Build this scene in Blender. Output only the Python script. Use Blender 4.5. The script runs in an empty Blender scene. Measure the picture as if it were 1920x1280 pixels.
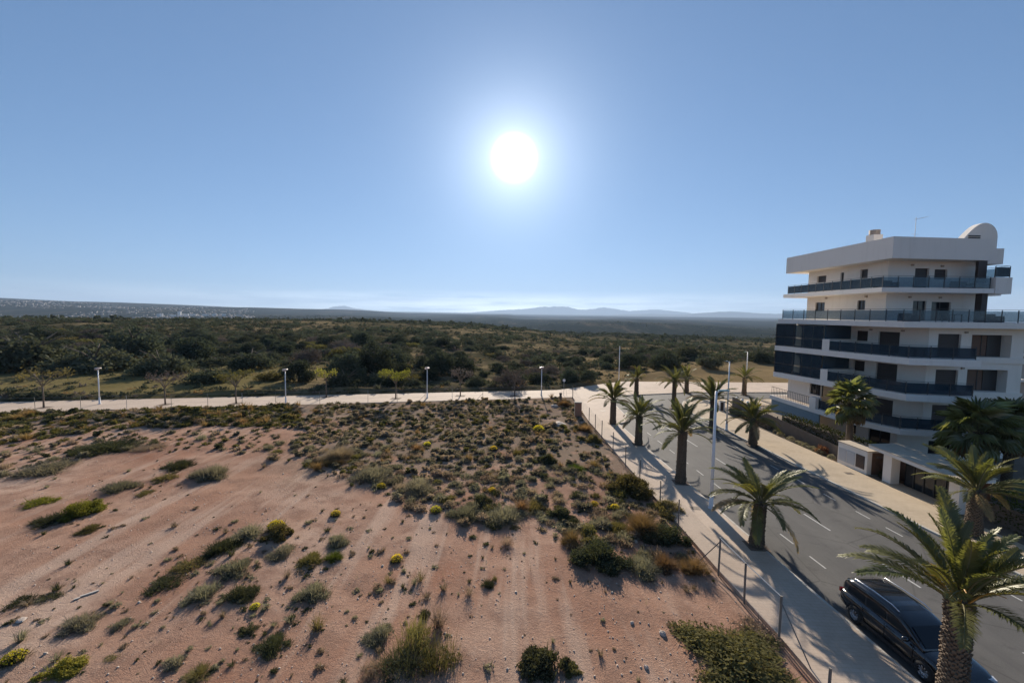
import bpy, math, random
import numpy as np
from mathutils import Matrix, Vector

R = math.radians
sc = bpy.context.scene
COL = sc.collection

# ------------------------------------------------------------------ camera
FPX, CAM_H = 780.0, 13.6                       # focal length in pixels of the 1920 px wide photograph, eye height
PITCH, ROLL = math.atan((640 - 586) / FPX), R(0.7)
FW = np.array([0, math.cos(PITCH), -math.sin(PITCH)])
_r0, _u0 = np.array([1.0, 0, 0]), np.array([0, math.sin(PITCH), math.cos(PITCH)])
RT = _r0 * math.cos(ROLL) + _u0 * math.sin(ROLL)
UP = -_r0 * math.sin(ROLL) + _u0 * math.cos(ROLL)
cam_d = bpy.data.cameras.new('camera')
cam = bpy.data.objects.new('camera', cam_d)
COL.objects.link(cam)
cam_d.sensor_width = 36
cam_d.lens = FPX / 1920 * 36
cam_d.clip_start, cam_d.clip_end = 0.1, 120000
m = Matrix.Identity(4)
for i in range(3):
    m[i][0], m[i][1], m[i][2] = RT[i], UP[i], -FW[i]
m[2][3] = CAM_H
cam.matrix_world = m
sc.camera = cam

# ------------------------------------------------------------------ sky, sun, exposure
SUN_EL, SUN_AZ = R(19.8), R(0.0)               # the sun stands straight ahead, over +Y
SUN_DIR = Vector((math.sin(SUN_AZ) * math.cos(SUN_EL), math.cos(SUN_AZ) * math.cos(SUN_EL), math.sin(SUN_EL)))
SKY_STRENGTH, SUN_STRENGTH, EXPOSURE = 0.089, 5.0, 0.80
world = bpy.data.worlds.new('World')
sc.world = world
world.use_nodes = True
wn, wl = world.node_tree.nodes, world.node_tree.links
wn.clear()
w_out = wn.new('ShaderNodeOutputWorld')
w_bg = wn.new('ShaderNodeBackground')
w_bg.inputs['Strength'].default_value = SKY_STRENGTH
sky = wn.new('ShaderNodeTexSky')
sky.sky_type = 'NISHITA'
sky.sun_disc = False
sky.sun_elevation = SUN_EL
sky.sun_rotation = SUN_AZ
sky.altitude = 2000
sky.air_density, sky.dust_density, sky.ozone_density = 1.0, 0.0, 1.0
# the sun's own glare and its aureole: a function of the angle to the sun
w_geo = wn.new('ShaderNodeTexCoord')
w_dot = wn.new('ShaderNodeVectorMath'); w_dot.operation = 'DOT_PRODUCT'
w_nrm = wn.new('ShaderNodeVectorMath'); w_nrm.operation = 'NORMALIZE'
wl.new(w_geo.outputs['Generated'], w_nrm.inputs[0])
wl.new(w_nrm.outputs[0], w_dot.inputs[0])
w_dot.inputs[1].default_value = SUN_DIR
w_acos = wn.new('ShaderNodeMath'); w_acos.operation = 'ARCCOSINE'; w_acos.use_clamp = False
w_cl = wn.new('ShaderNodeMath'); w_cl.operation = 'MINIMUM'; w_cl.inputs[1].default_value = 0.999999
wl.new(w_dot.outputs['Value'], w_cl.inputs[0]); wl.new(w_cl.outputs[0], w_acos.inputs[0])
def wmath(op, a, b=None):
    n = wn.new('ShaderNodeMath'); n.operation = op
    for i, v in enumerate((a, b)):
        if v is None: continue
        if isinstance(v, (int, float)): n.inputs[i].default_value = v
        else: wl.new(v, n.inputs[i])
    return n.outputs[0]
def glow(sigma_deg, amp, power=2.0):
    t = wmath('DIVIDE', w_acos.outputs[0], R(sigma_deg))
    e = wmath('EXPONENT', wmath('MULTIPLY', wmath('POWER', t, power), -1.0))
    return wmath('MULTIPLY', e, amp)
GLOW = [(2.2, 30.0, 4.0), (4.4, 8.5, 1.0), (30.0, 0.75, 1.0)]
total = None
for g_ in GLOW:
    o_ = glow(*g_)
    total = o_ if total is None else wmath('ADD', total, o_)
w_glow = wn.new('ShaderNodeBackground')
w_glow.inputs['Color'].default_value = (0.90, 0.96, 1.0, 1)
w_gs = wmath('MULTIPLY', total, SKY_STRENGTH)
wl.new(w_gs, w_glow.inputs['Strength'])
w_hsv = wn.new('ShaderNodeHueSaturation')
w_hsv.inputs['Saturation'].default_value = 1.0
# the camera's highlight roll-off for the brightest part of the sky: c / (1 + c / k)
w_d = wn.new('ShaderNodeVectorMath'); w_d.operation = 'DIVIDE'; w_d.inputs[1].default_value = (4.5, 5.5, 8.0)
w_a = wn.new('ShaderNodeVectorMath'); w_a.operation = 'ADD'; w_a.inputs[1].default_value = (1, 1, 1)
w_q = wn.new('ShaderNodeVectorMath'); w_q.operation = 'DIVIDE'
wl.new(sky.outputs[0], w_d.inputs[0]); wl.new(w_d.outputs[0], w_a.inputs[0])
wl.new(sky.outputs[0], w_q.inputs[0]); wl.new(w_a.outputs[0], w_q.inputs[1])
w_t = wn.new('ShaderNodeVectorMath'); w_t.operation = 'MULTIPLY'; w_t.inputs[1].default_value = (0.75, 1.0, 1.2)
wl.new(w_q.outputs[0], w_t.inputs[0]); wl.new(w_t.outputs[0], w_hsv.inputs['Color'])
wl.new(w_hsv.outputs[0], w_bg.inputs['Color'])
# thin bright clouds low over the horizon, brighter towards the sun
w_sep = wn.new('ShaderNodeSeparateXYZ'); wl.new(w_nrm.outputs[0], w_sep.inputs[0])
w_map = wn.new('ShaderNodeMapping'); w_map.inputs['Scale'].default_value = (3.0, 3.0, 42.0); wl.new(w_nrm.outputs[0], w_map.inputs['Vector'])
w_noi = wn.new('ShaderNodeTexNoise'); w_noi.inputs['Scale'].default_value = 1.6; w_noi.inputs['Detail'].default_value = 6; w_noi.inputs['Roughness'].default_value = 0.6
wl.new(w_map.outputs[0], w_noi.inputs['Vector'])
def wstep(v, a, b):
    n = wn.new('ShaderNodeMapRange'); n.interpolation_type = 'SMOOTHSTEP'; wl.new(v, n.inputs[0]); n.inputs[1].default_value = a; n.inputs[2].default_value = b; return n.outputs[0]
w_band = wmath('MULTIPLY', wstep(w_sep.outputs['Z'], 0.055, 0.004), wstep(w_noi.outputs['Fac'], 0.30, 0.62))
w_band = wmath('MULTIPLY', w_band, wmath('ADD', glow(24, 1.0, 1.6), 0.10))
w_cl2 = wn.new('ShaderNodeBackground'); w_cl2.inputs['Color'].default_value = (1.0, 0.95, 0.84, 1)
wl.new(wmath('MULTIPLY', w_band, SKY_STRENGTH * 15.0), w_cl2.inputs['Strength'])
w_add0 = wn.new('ShaderNodeAddShader'); wl.new(w_glow.outputs[0], w_add0.inputs[0]); wl.new(w_cl2.outputs[0], w_add0.inputs[1])
w_add = wn.new('ShaderNodeAddShader')
wl.new(w_bg.outputs[0], w_add.inputs[0]); wl.new(w_add0.outputs[0], w_add.inputs[1])
wl.new(w_add.outputs[0], w_out.inputs['Surface'])

sun_d = bpy.data.lights.new('sun', 'SUN')
sun_d.energy = SUN_STRENGTH
sun_d.angle = R(0.55)
sun_d.color = (1.0, 0.89, 0.75)
sun = bpy.data.objects.new('sun', sun_d)
COL.objects.link(sun)
sun.rotation_euler = SUN_DIR.to_track_quat('Z', 'Y').to_euler()
sun.location = (0, 0, 60)

vs = sc.view_settings
sc.display_settings.display_device = 'sRGB'
vs.view_transform = 'Standard'; vs.look = 'None'; vs.exposure = EXPOSURE; vs.gamma = 1.0
try: vs.use_curve_mapping = False
except Exception: pass
sc.render.engine = 'CYCLES'
cy = sc.cycles
cy.use_denoising = True
cy.max_bounces, cy.diffuse_bounces, cy.glossy_bounces = 6, 3, 3
cy.transmission_bounces, cy.transparent_max_bounces, cy.volume_bounces = 4, 24, 0
cy.sample_clamp_indirect = 6.0
cy.caustics_reflective = cy.caustics_refractive = False

# ------------------------------------------------------------------ helpers
rng = np.random.default_rng(7)
random.seed(7)

def ray(px, py):
    d = FW + RT * ((px - 960) / FPX) + UP * ((640 - py) / FPX)
    return d / np.linalg.norm(d)
def gp(px, py, z=0.0):
    """photo pixel -> point on the level z"""
    d = ray(px, py); t = (z - CAM_H) / d[2]
    return (d[0] * t, d[1] * t)
def fp(px, py, a, b):
    """photo pixel -> (distance along, height) on the vertical plane through plan points a, b"""
    d = ray(px, py)
    ax, ay = a; ux, uy = b[0] - a[0], b[1] - a[1]
    L = math.hypot(ux, uy); ux /= L; uy /= L
    # t*d = a + s*u
    det = d[0] * (-uy) + d[1] * ux
    t = (ax * (-uy) + ay * ux) / det
    s = (t * d[0] - ax) * ux + (t * d[1] - ay) * uy
    return s, CAM_H + t * d[2]
def mpp(y):                                    # metres per photo pixel at depth y
    return y / FPX

ORD = ['nearest', 'second nearest', 'third nearest', 'fourth nearest', 'fifth nearest', 'sixth nearest', 'seventh nearest', 'eighth nearest', 'ninth nearest', 'tenth nearest', 'eleventh nearest', 'twelfth nearest']
ORD += [w + ' nearest' for w in 'thirteenth fourteenth fifteenth sixteenth seventeenth eighteenth nineteenth twentieth'.split()] + ['twenty-%s nearest' % w for w in 'first second third fourth fifth sixth seventh eighth ninth'.split()]
LINES = [(0, 'left picture edge'), (82, 'leftmost street tree'), (187, 'first promenade lamp'), (310, 'second street tree'), (443, 'third street tree'), (536, 'second promenade lamp'), (612, 'fourth street tree'), (680, 'tallest dark pine'),
         (742, 'yellow-green street tree'), (801, 'third promenade lamp'), (863, 'sixth street tree'), (910, 'compact round carob'), (965, 'seventh street tree'), (1015, 'fourth promenade lamp'), (1057, 'small white sign'), (1100, 'brick pillar'), (1160, 'corner lamp post'),
         (1197, 'second left palm'), (1276, 'third left palm'), (1345, 'large road lamp'), (1400, 'thin far road lamp')]
def single_out(items, fmt):
    """items: (object, kind phrase); each label names the landmark the thing lines up with and its turn from the camera"""
    b = {}
    for o, k in items:
        px = 960 + FPX * o.location.x / o.location.y
        ln = min(LINES, key=lambda l: abs(l[0] - px))[1]
        b.setdefault((k, ln), []).append(o)
    for (k, ln), obs in b.items():
        for i, o in enumerate(sorted(obs, key=lambda q: q.location.y)): o['label'] = fmt % (k, ORD[min(i, len(ORD) - 1)], ln)
class MB:
    """collects polygons, then becomes one mesh"""
    def __init__(s): s.v = []; s.f = []
    def add(s, verts, faces):
        n = len(s.v); s.v.extend([tuple(p) for p in verts]); s.f.extend([tuple(i + n for i in f) for f in faces]); return s
    def box(s, c, size, rz=0.0, M=None):
        hx, hy, hz = size[0] / 2, size[1] / 2, size[2] / 2
        p = [(x, y, z) for z in (-hz, hz) for x, y in ((-hx, -hy), (hx, -hy), (hx, hy), (-hx, hy))]
        if M is not None: p = [tuple(M @ Vector(q)) for q in p]
        cs, sn = math.cos(rz), math.sin(rz)
        p = [(c[0] + x * cs - y * sn, c[1] + x * sn + y * cs, c[2] + z) for x, y, z in p]
        return s.add(p, [(3, 2, 1, 0), (4, 5, 6, 7), (0, 1, 5, 4), (1, 2, 6, 5), (2, 3, 7, 6), (3, 0, 4, 7)])
    def bar(s, a, b, w, h=None):
        """square bar from a to b"""
        a, b = Vector(a), Vector(b); d = b - a; L = d.length
        q = d.to_track_quat('X', 'Z').to_matrix()
        c = (a + b) / 2
        return s.box(c, (L, w, h or w), M=q)
    def prism(s, poly, z0, z1):
        n = len(poly)
        area = sum(poly[i][0] * poly[(i + 1) % n][1] - poly[(i + 1) % n][0] * poly[i][1] for i in range(n))
        if area < 0: poly = list(poly)[::-1]
        p = [(x, y, z0) for x, y in poly] + [(x, y, z1) for x, y in poly]
        f = [tuple(range(n - 1, -1, -1)), tuple(range(n, 2 * n))]
        f += [(i, (i + 1) % n, n + (i + 1) % n, n + i) for i in range(n)]
        return s.add(p, f)
    def sheet(s, poly, z):
        n = len(poly)
        area = sum(poly[i][0] * poly[(i + 1) % n][1] - poly[(i + 1) % n][0] * poly[i][1] for i in range(n))
        if area < 0: poly = list(poly)[::-1]
        return s.add([(x, y, z) for x, y in poly], [tuple(range(n))])
    def tube(s, pts, radii, n=8, cap=True):
        pts = [Vector(p) for p in pts]
        rings = []
        up = Vector((0, 0, 1))
        for i, p in enumerate(pts):
            d = (pts[min(i + 1, len(pts) - 1)] - pts[max(i - 1, 0)]).normalized()
            ref = up if abs(d.z) < 0.95 else Vector((0, 1, 0))
            a = d.cross(ref).normalized(); b = a.cross(d).normalized()
            r = radii[i] if hasattr(radii, '__len__') else radii
            rings.append([p + a * (r * math.cos(2 * math.pi * k / n)) + b * (r * math.sin(2 * math.pi * k / n)) for k in range(n)])
        base = len(s.v)
        for rg in rings: s.v.extend([tuple(q) for q in rg])
        for i in range(len(rings) - 1):
            for k in range(n):
                a0 = base + i * n + k; a1 = base + i * n + (k + 1) % n
                s.f.append((a0, a0 + n, a1 + n, a1))
        if cap:
            s.f.append(tuple(base + k for k in range(n)))
            s.f.append(tuple(base + (len(rings) - 1) * n + k for k in range(n - 1, -1, -1)))
        return s
    def lathe(s, prof, n=16, c=(0, 0, 0), axis='Z'):
        base = len(s.v)
        for r, z in prof:
            for k in range(n):
                t = 2 * math.pi * k / n
                if axis == 'Z': q = (c[0] + r * math.cos(t), c[1] + r * math.sin(t), c[2] + z)
                else: q = (c[0] + r * math.cos(t), c[1] + z, c[2] + r * math.sin(t))
                s.v.append(q)
        for i in range(len(prof) - 1):
            for k in range(n):
                a0 = base + i * n + k; a1 = base + i * n + (k + 1) % n
                s.f.append((a0, a1, a1 + n, a0 + n))
        return s
    def mesh(s, name, mat=None, smooth=False):
        me = bpy.data.meshes.new(name)
        me.from_pydata(s.v, [], s.f)
        if mat: me.materials.append(mat)
        if smooth: me.polygons.foreach_set('use_smooth', [True] * len(me.polygons))
        me.update()
        return me

def np_mesh(name, V, Fq, mat, smooth=False, ngon=4):
    """fast mesh of quads (or tris) from numpy arrays"""
    V = np.asarray(V, np.float32).reshape(-1, 3); Fq = np.asarray(Fq, np.int32).reshape(-1, ngon)
    me = bpy.data.meshes.new(name)
    me.vertices.add(len(V)); me.vertices.foreach_set('co', V.ravel())
    me.loops.add(Fq.size); me.loops.foreach_set('vertex_index', Fq.ravel())
    me.polygons.add(len(Fq))
    me.polygons.foreach_set('loop_start', np.arange(0, Fq.size, ngon, dtype=np.int32))
    me.polygons.foreach_set('loop_total', np.full(len(Fq), ngon, np.int32))
    if smooth: me.polygons.foreach_set('use_smooth', np.ones(len(Fq), bool))
    if mat: me.materials.append(mat)
    me.update(calc_edges=True)
    me.validate()
    return me

def link(name, me, parent=None, loc=(0, 0, 0), rot=(0, 0, 0), scale=(1, 1, 1)):
    o = bpy.data.objects.new(name, me)
    COL.objects.link(o)
    if parent is not None: o.parent = parent
    o.location = loc; o.rotation_euler = rot; o.scale = scale
    return o
def part(name, mb, mat, parent=None, smooth=False, **k):
    return link(name, mb.mesh(name, mat, smooth), parent, **k)
def tag(o, label=None, cat=None, group=None, kind=None):
    if label: o['label'] = label
    if cat: o['category'] = cat
    if group: o['group'] = group
    if kind: o['kind'] = kind
    return o
def thing(name, label, cat, loc=(0, 0, 0), rz=0.0, group=None, scale=1.0):
    o = bpy.data.objects.new(name, None)
    COL.objects.link(o)
    o.location = loc; o.rotation_euler = (0, 0, rz); o.scale = (scale,) * 3
    o.empty_display_size = 0.2
    return tag(o, label, cat, group)
def structure(name, mb, mat, smooth=False):
    o = part(name, mb, mat, None, smooth); o['kind'] = 'structure'; return o
KIDS = {}
def copy_tree(o, parent=None):
    c = o.copy(); COL.objects.link(c); c.parent = parent
    for ch in o.children: copy_tree(ch, c)
    return c

# ------------------------------------------------------------------ materials
class NT:
    def __init__(s, name):
        s.m = bpy.data.materials.new(name); s.m.use_nodes = True
        s.n, s.l = s.m.node_tree.nodes, s.m.node_tree.links
        s.n.clear(); s.out = s.n.new('ShaderNodeOutputMaterial')
    def node(s, t, **k):
        n = s.n.new(t)
        for a, b in k.items(): setattr(n, a, b)
        return n
    def put(s, sock, v):
        if v is None: return
        if hasattr(v, 'is_output') or isinstance(v, bpy.types.NodeSocket): s.l.new(v, sock)
        elif isinstance(v, (tuple, list)) and len(v) == 3 and sock.type == 'RGBA': sock.default_value = (*v, 1)
        else: sock.default_value = v
    def pos(s): return s.node('ShaderNodeNewGeometry').outputs['Position']
    def noise(s, scale, detail=4, rough=0.55, vec=None, dist=0.0):
        n = s.node('ShaderNodeTexNoise'); n.inputs['Scale'].default_value = scale
        n.inputs['Detail'].default_value = detail; n.inputs['Roughness'].default_value = rough
        n.inputs['Distortion'].default_value = dist
        s.l.new(vec if vec is not None else s.pos(), n.inputs['Vector'])
        return n.outputs['Fac']
    def ramp(s, fac, stops, interp='LINEAR'):
        n = s.node('ShaderNodeValToRGB'); n.color_ramp.interpolation = interp
        e = n.color_ramp.elements
        while len(e) < len(stops): e.new(0.5)
        for el, (p, c) in zip(e, stops):
            el.position = p; el.color = (*c, 1) if isinstance(c, (tuple, list)) else (c, c, c, 1)
        s.l.new(fac, n.inputs['Fac']); return n.outputs['Color']
    def mix(s, fac, a, b, mode='MIX'):
        n = s.node('ShaderNodeMix', data_type='RGBA', blend_type=mode)
        s.put(n.inputs[0], fac); s.put(n.inputs[6], a); s.put(n.inputs[7], b); return n.outputs[2]
    def math(s, op, a, b=None, clamp=False):
        n = s.node('ShaderNodeMath', operation=op, use_clamp=clamp); s.put(n.inputs[0], a); s.put(n.inputs[1], b); return n.outputs[0]
    def sstep(s, v, a, b):
        n = s.node('ShaderNodeMapRange', interpolation_type='SMOOTHSTEP'); s.put(n.inputs[0], v)
        n.inputs[1].default_value = a; n.inputs[2].default_value = b; return n.outputs[0]
    def xyz(s, v=None):
        n = s.node('ShaderNodeSeparateXYZ'); s.l.new(v if v is not None else s.pos(), n.inputs[0]); return n.outputs
    def bump(s, h, strength=0.3, dist=0.05):
        n = s.node('ShaderNodeBump'); n.inputs['Strength'].default_value = strength; n.inputs['Distance'].default_value = dist
        s.l.new(h, n.inputs['Height']); return n.outputs[0]
    def principled(s, color, rough=0.7, metal=0.0, normal=None, spec=None, **k):
        p = s.node('ShaderNodeBsdfPrincipled')
        s.put(p.inputs['Base Color'], color); s.put(p.inputs['Roughness'], rough); s.put(p.inputs['Metallic'], metal)
        if normal is not None: s.l.new(normal, p.inputs['Normal'])
        if spec is not None: p.inputs['Specular IOR Level'].default_value = spec
        for a, v in k.items(): s.put(p.inputs[a.replace('_', ' ')], v)
        s.l.new(p.outputs[0], s.out.inputs['Surface']); return p

def plain(name, color, rough=0.6, metal=0.0, var=0.12, scale=3.0, bump=0.0, spec=None, **k):
    t = NT(name)
    c = t.mix(t.math('MULTIPLY', t.noise(scale, 5), 1.0), tuple(x * (1 - var) for x in color), tuple(min(1, x * (1 + var)) for x in color))
    t.principled(c, rough, metal, t.bump(t.noise(scale * 12, 4), bump, 0.02) if bump else None, spec, **k)
    return t.m

def foliage(name, c1, c2, trans=0.35, nscale=2.0, tint=None, gloss=0.0):
    """leaf material: varies within a plant, varies from plant to plant, lets some sun through"""
    t = NT(name)
    oi = t.node('ShaderNodeObjectInfo')
    co = t.node('ShaderNodeTexCoord').outputs['Object']
    base = t.mix(t.noise(nscale, 3, vec=co), c1, c2)
    hsv = t.node('ShaderNodeHueSaturation')
    t.l.new(base, hsv.inputs['Color'])
    v = t.node('ShaderNodeMapRange'); t.l.new(oi.outputs['Random'], v.inputs[0]); v.inputs[3].default_value = 0.72; v.inputs[4].default_value = 1.3
    t.l.new(v.outputs[0], hsv.inputs['Value'])
    hv = t.node('ShaderNodeMapRange'); t.l.new(t.math('FRACT', t.math('MULTIPLY', oi.outputs['Random'], 7.31)), hv.inputs[0])
    hv.inputs[3].default_value = 0.48; hv.inputs[4].default_value = 0.515
    t.l.new(hv.outputs[0], hsv.inputs['Hue'])
    d = t.node('ShaderNodeBsdfDiffuse'); tr = t.node('ShaderNodeBsdfTranslucent')
    t.l.new(hsv.outputs[0], d.inputs['Color'])
    t.l.new(t.mix(1.0, hsv.outputs[0], tint or (1.15, 1.1, 0.55), 'MULTIPLY'), tr.inputs['Color'])
    mx = t.node('ShaderNodeMixShader'); mx.inputs[0].default_value = trans
    t.l.new(d.outputs[0], mx.inputs[1]); t.l.new(tr.outputs[0], mx.inputs[2])
    if not gloss:
        t.l.new(mx.outputs[0], t.out.inputs['Surface']); return t.m
    g = t.node('ShaderNodeBsdfGlossy'); g.inputs['Roughness'].default_value = 0.42; g.inputs['Color'].default_value = (0.8, 0.8, 0.75, 1)
    m2 = t.node('ShaderNodeMixShader'); m2.inputs[0].default_value = gloss
    t.l.new(mx.outputs[0], m2.inputs[1]); t.l.new(g.outputs[0], m2.inputs[2])
    t.l.new(m2.outputs[0], t.out.inputs['Surface'])
    return t.m
# ================================================================== TERRAIN
_sr = np.random.default_rng(3)
_waves = [(_sr.normal(size=2), _sr.uniform(0, 6.28)) for _ in range(24)]
def wob(x, y, scale, n=6, off=0):
    """smooth pseudo noise, about -1..1"""
    s = 0
    for k in range(n):
        d, ph = _waves[(k + off) % 24]
        s = s + np.sin((x * d[0] + y * d[1]) / scale + ph)
    return s / math.sqrt(n) / 1.2
def sst(v, a, b):
    t = np.clip((v - a) / (b - a), 0, 1); return t * t * (3 - 2 * t)
FENCE = [(12.3, -14), (11.45, 16.5), (11.1, 21), (10.75, 29), (10.35, 37), (10.05, 45), (9.75, 52), (9.9, 66.3)]
def fence_x(y):
    return np.interp(y, [p[1] for p in FENCE], [p[0] for p in FENCE])
def prom_near(x): return 64.55 + 0.19 * x
def prom_far(x): return 70.9 + 0.18 * x + 0.55 * np.maximum(np.asarray(x, float) - 8, 0)
def terrain(x, y):
    x = np.asarray(x, float); y = np.asarray(y, float)
    # the lot, a little above the pavement, with shallow wheel tracks and humps
    lot = 0.16 + 0.10 * wob(x, y, 5.0) + 0.045 * wob(x, y, 1.5, off=6) + 0.02 * wob(x, y, 0.55, off=11)
    # the slope beyond: a low plateau to the left, falling away to the plain
    s = y - 0.35 * np.minimum(x, 0)
    rise = 6.2 * sst(s, 95, 330) * sst(-x, -60, 220)
    s2 = y - 0.25 * np.minimum(x, 0) + 0.45 * np.maximum(x, 0)
    drop = 62 * sst(s2, 170, 2300) + 9 * sst(s2, 120, 420) * sst(x, -90, 120)
    bank = 0.75 * np.exp(-((y - prom_far(x) - 2.6) / 1.1) ** 2) * (0.75 + 0.35 * wob(x, y, 6, off=10)) * (1 - sst(x, 60, 90))
    rough = bank + sst(y, 80, 160) * (0.5 * wob(x, y, 9, off=3) + 0.9 * wob(x, y, 33, off=9))
    low = 19 * sst(s2, 700, 2500) * wob(x, y, 420, off=5) + 8 * sst(s2, 1500, 4000) * wob(x, y, 900, off=14)
    town = (17 + 0.0262 * np.clip(-x - 1200, 0, 9000)) * sst(-x, 600, 2600) * sst(y, 2300, 3900)
    town = town * (1 - 0.8 * sst(y, 6500, 14000))
    ridge = 20 * np.exp(-((y - 2300 - 0.2 * x) / 420) ** 2) * np.exp(-((x - 350) / 900) ** 2)
    hill = 0.10 + rise - drop + rough + low * (1 - sst(y, 9000, 16000)) + town + ridge
    z = np.where(y > prom_far(x) - 1.5, hill, lot)
    # trench under the pavements, the road and the building plots
    street = sst(x, fence_x(y) - 0.5, fence_x(y) + 0.3) * (1 - sst(y, prom_far(x) - 0.3, prom_far(x) + 0.6)) * (1 - sst(x, 90, 120))
    prom = sst(y, prom_near(x) - 0.5, prom_near(x) + 0.2) * (1 - sst(y, prom_far(x) - 0.2, prom_far(x) + 0.5)) * (1 - sst(x, 90, 120))
    m_ = np.maximum(street, prom)
    return z * (1 - m_) + (-0.16) * m_

def grown(a, b, fine, lo, hi, g):
    v = list(np.arange(a, b, fine)); st = fine; p = v[-1]
    while p < hi: st *= g; p += st; v.append(p)
    st = fine; p = v[0]; left = []
    while p > lo: st *= g; p -= st; left.append(p)
    return np.array(left[::-1] + v)
gx = grown(-62, 14, 0.42, -33500, 33500, 1.11)
gy = grown(6, 69, 0.42, -3000, 33500, 1.06)
gx = np.clip(gx, -33500, 33500); gy = np.clip(gy, -3000, 33500)
GX, GY = np.meshgrid(gx, gy)
GZ = terrain(GX, GY)
nx, ny = len(gx), len(gy)
idx = np.arange(nx * ny).reshape(ny, nx)
quads = np.stack([idx[:-1, :-1], idx[:-1, 1:], idx[1:, 1:], idx[1:, :-1]], -1).reshape(-1, 4)
def tz(x, y): return float(terrain(x, y))
def ray_ground(px, py):
    """photo pixel -> first point of the ground along the ray"""
    d = ray(px, py); t = 6.0
    for _ in range(4000):
        p = d * t
        h = CAM_H + p[2] - tz(p[0], p[1])
        if h < 0.03: return (p[0], p[1])
        t += max(0.04, min(h * 0.9, t * 0.02))
    return (d[0] * t, d[1] * t)

def ground_material():
    t = NT('ground_soil')
    P = t.pos(); X, Y, Z = t.xyz(P)
    n_big, n_mid, n_fine = t.noise(0.11, 4), t.noise(0.9, 5, 0.6), t.noise(7.0, 5, 0.65)
    soil = t.ramp(n_big, [(0.3, (0.31, 0.155, 0.10)), (0.48, (0.41, 0.245, 0.17)), (0.66, (0.52, 0.365, 0.275))])
    soil = t.mix(t.math('MULTIPLY', t.sstep(n_mid, 0.42, 0.66), 0.75), soil, (0.29, 0.175, 0.125))
    soil = t.mix(t.math('MULTIPLY', t.sstep(n_fine, 0.52, 0.75), 0.5), soil, (0.50, 0.37, 0.29))
    soil = t.mix(t.math('MULTIPLY', t.sstep(t.noise(14, 4, 0.7), 0.54, 0.68), 0.7), soil, (0.21, 0.13, 0.095))
    # worn tracks: long pale streaks across the lot
    mp = t.node('ShaderNodeMapping'); mp.inputs['Rotation'].default_value = (0, 0, R(-14)); mp.inputs['Scale'].default_value = (0.55, 0.045, 1)
    t.l.new(P, mp.inputs['Vector'])
    streak = t.noise(1.0, 4, 0.6, vec=mp.outputs[0])
    soil = t.mix(t.math('MULTIPLY', t.sstep(streak, 0.5, 0.66), 0.6), soil, (0.54, 0.40, 0.31))
    # humus under the thicket in the middle and the strip at the back
    thick = t.math('MULTIPLY', t.sstep(Y, 27, 40), t.sstep(X, -26, -14))
    back = t.sstep(t.math('SUBTRACT', Y, t.math('MULTIPLY', X, 0.17)), 52, 57)
    hum = t.math('MAXIMUM', thick, back)
    hum = t.math('MULTIPLY', hum, t.sstep(t.noise(0.5, 4), 0.30, 0.50))
    soil = t.mix(t.math('MULTIPLY', hum, 0.9), soil, t.mix(n_fine, (0.19, 0.145, 0.105), (0.29, 0.23, 0.175)))
    # hillside: straw, bare tan earth and low olive scrub
    hs = t.ramp(t.noise(0.045, 6, 0.62), [(0.36, (0.06, 0.055, 0.036)), (0.48, (0.10, 0.083, 0.052)), (0.56, (0.19, 0.145, 0.085)), (0.63, (0.31, 0.23, 0.13)), (0.72, (0.11, 0.09, 0.055))])
    hs = t.mix(t.math('MULTIPLY', t.sstep(t.noise(0.6, 5, 0.7), 0.44, 0.62), 0.8), hs, (0.085, 0.08, 0.045))
    meadow = t.math('MULTIPLY', t.sstep(X, -36, -48), t.math('MULTIPLY', t.sstep(Y, 58, 66), t.sstep(Y, 112, 92)))
    hs = t.mix(t.math('MULTIPLY', meadow, 0.75), hs, t.mix(t.noise(0.25, 4), (0.14, 0.12, 0.045), (0.27, 0.21, 0.095)))
    straw = t.math('MULTIPLY', t.sstep(X, 2, 22), t.math('MULTIPLY', t.sstep(Y, 76, 80), t.sstep(Y, 135, 100)))
    hs = t.mix(t.math('MULTIPLY', straw, 0.8), hs, t.mix(t.noise(0.3, 5, 0.65), (0.16, 0.115, 0.06), (0.36, 0.26, 0.14)))
    # the plain beyond: orchards, dark woods and pale fields too far off to tell apart
    mp2 = t.node('ShaderNodeMapping'); mp2.inputs['Scale'].default_value = (1.0, 0.14, 1); t.l.new(P, mp2.inputs['Vector'])
    pl = t.ramp(t.noise(0.0042, 9, 0.72, vec=mp2.outputs[0]), [(0.34, (0.007, 0.011, 0.009)), (0.47, (0.018, 0.024, 0.017)), (0.56, (0.032, 0.035, 0.024)), (0.62, (0.10, 0.078, 0.05)), (0.66, (0.026, 0.03, 0.02))])
    pl = t.mix(t.math('MULTIPLY', t.sstep(t.noise(0.05, 6, 0.7), 0.47, 0.57), 0.75), pl, (0.01, 0.014, 0.011))
    hs = t.mix(t.sstep(t.math('ADD', Y, t.math('MULTIPLY', X, 0.2)), 320, 750), hs, pl)
    lot = t.math('MULTIPLY', t.sstep(t.math('SUBTRACT', Y, t.math('MULTIPLY', X, 0.18)), 69.4, 68.6), t.sstep(X, 45, 40))
    col = t.mix(lot, hs, soil)
    h = t.math('ADD', t.math('MULTIPLY', n_fine, 0.6), t.math('MULTIPLY', t.noise(28, 4, 0.7), 0.4))
    d = t.node('ShaderNodeBsdfDiffuse'); t.l.new(col, d.inputs['Color']); t.l.new(t.bump(h, 0.85, 0.12), d.inputs['Normal']); t.l.new(d.outputs[0], t.out.inputs['Surface'])
    return t.m
M_GROUND = ground_material()
ground = link('ground', np_mesh('ground', np.stack([GX, GY, GZ], -1).reshape(-1, 3), quads, M_GROUND, True))
ground['kind'] = 'structure'

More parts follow.
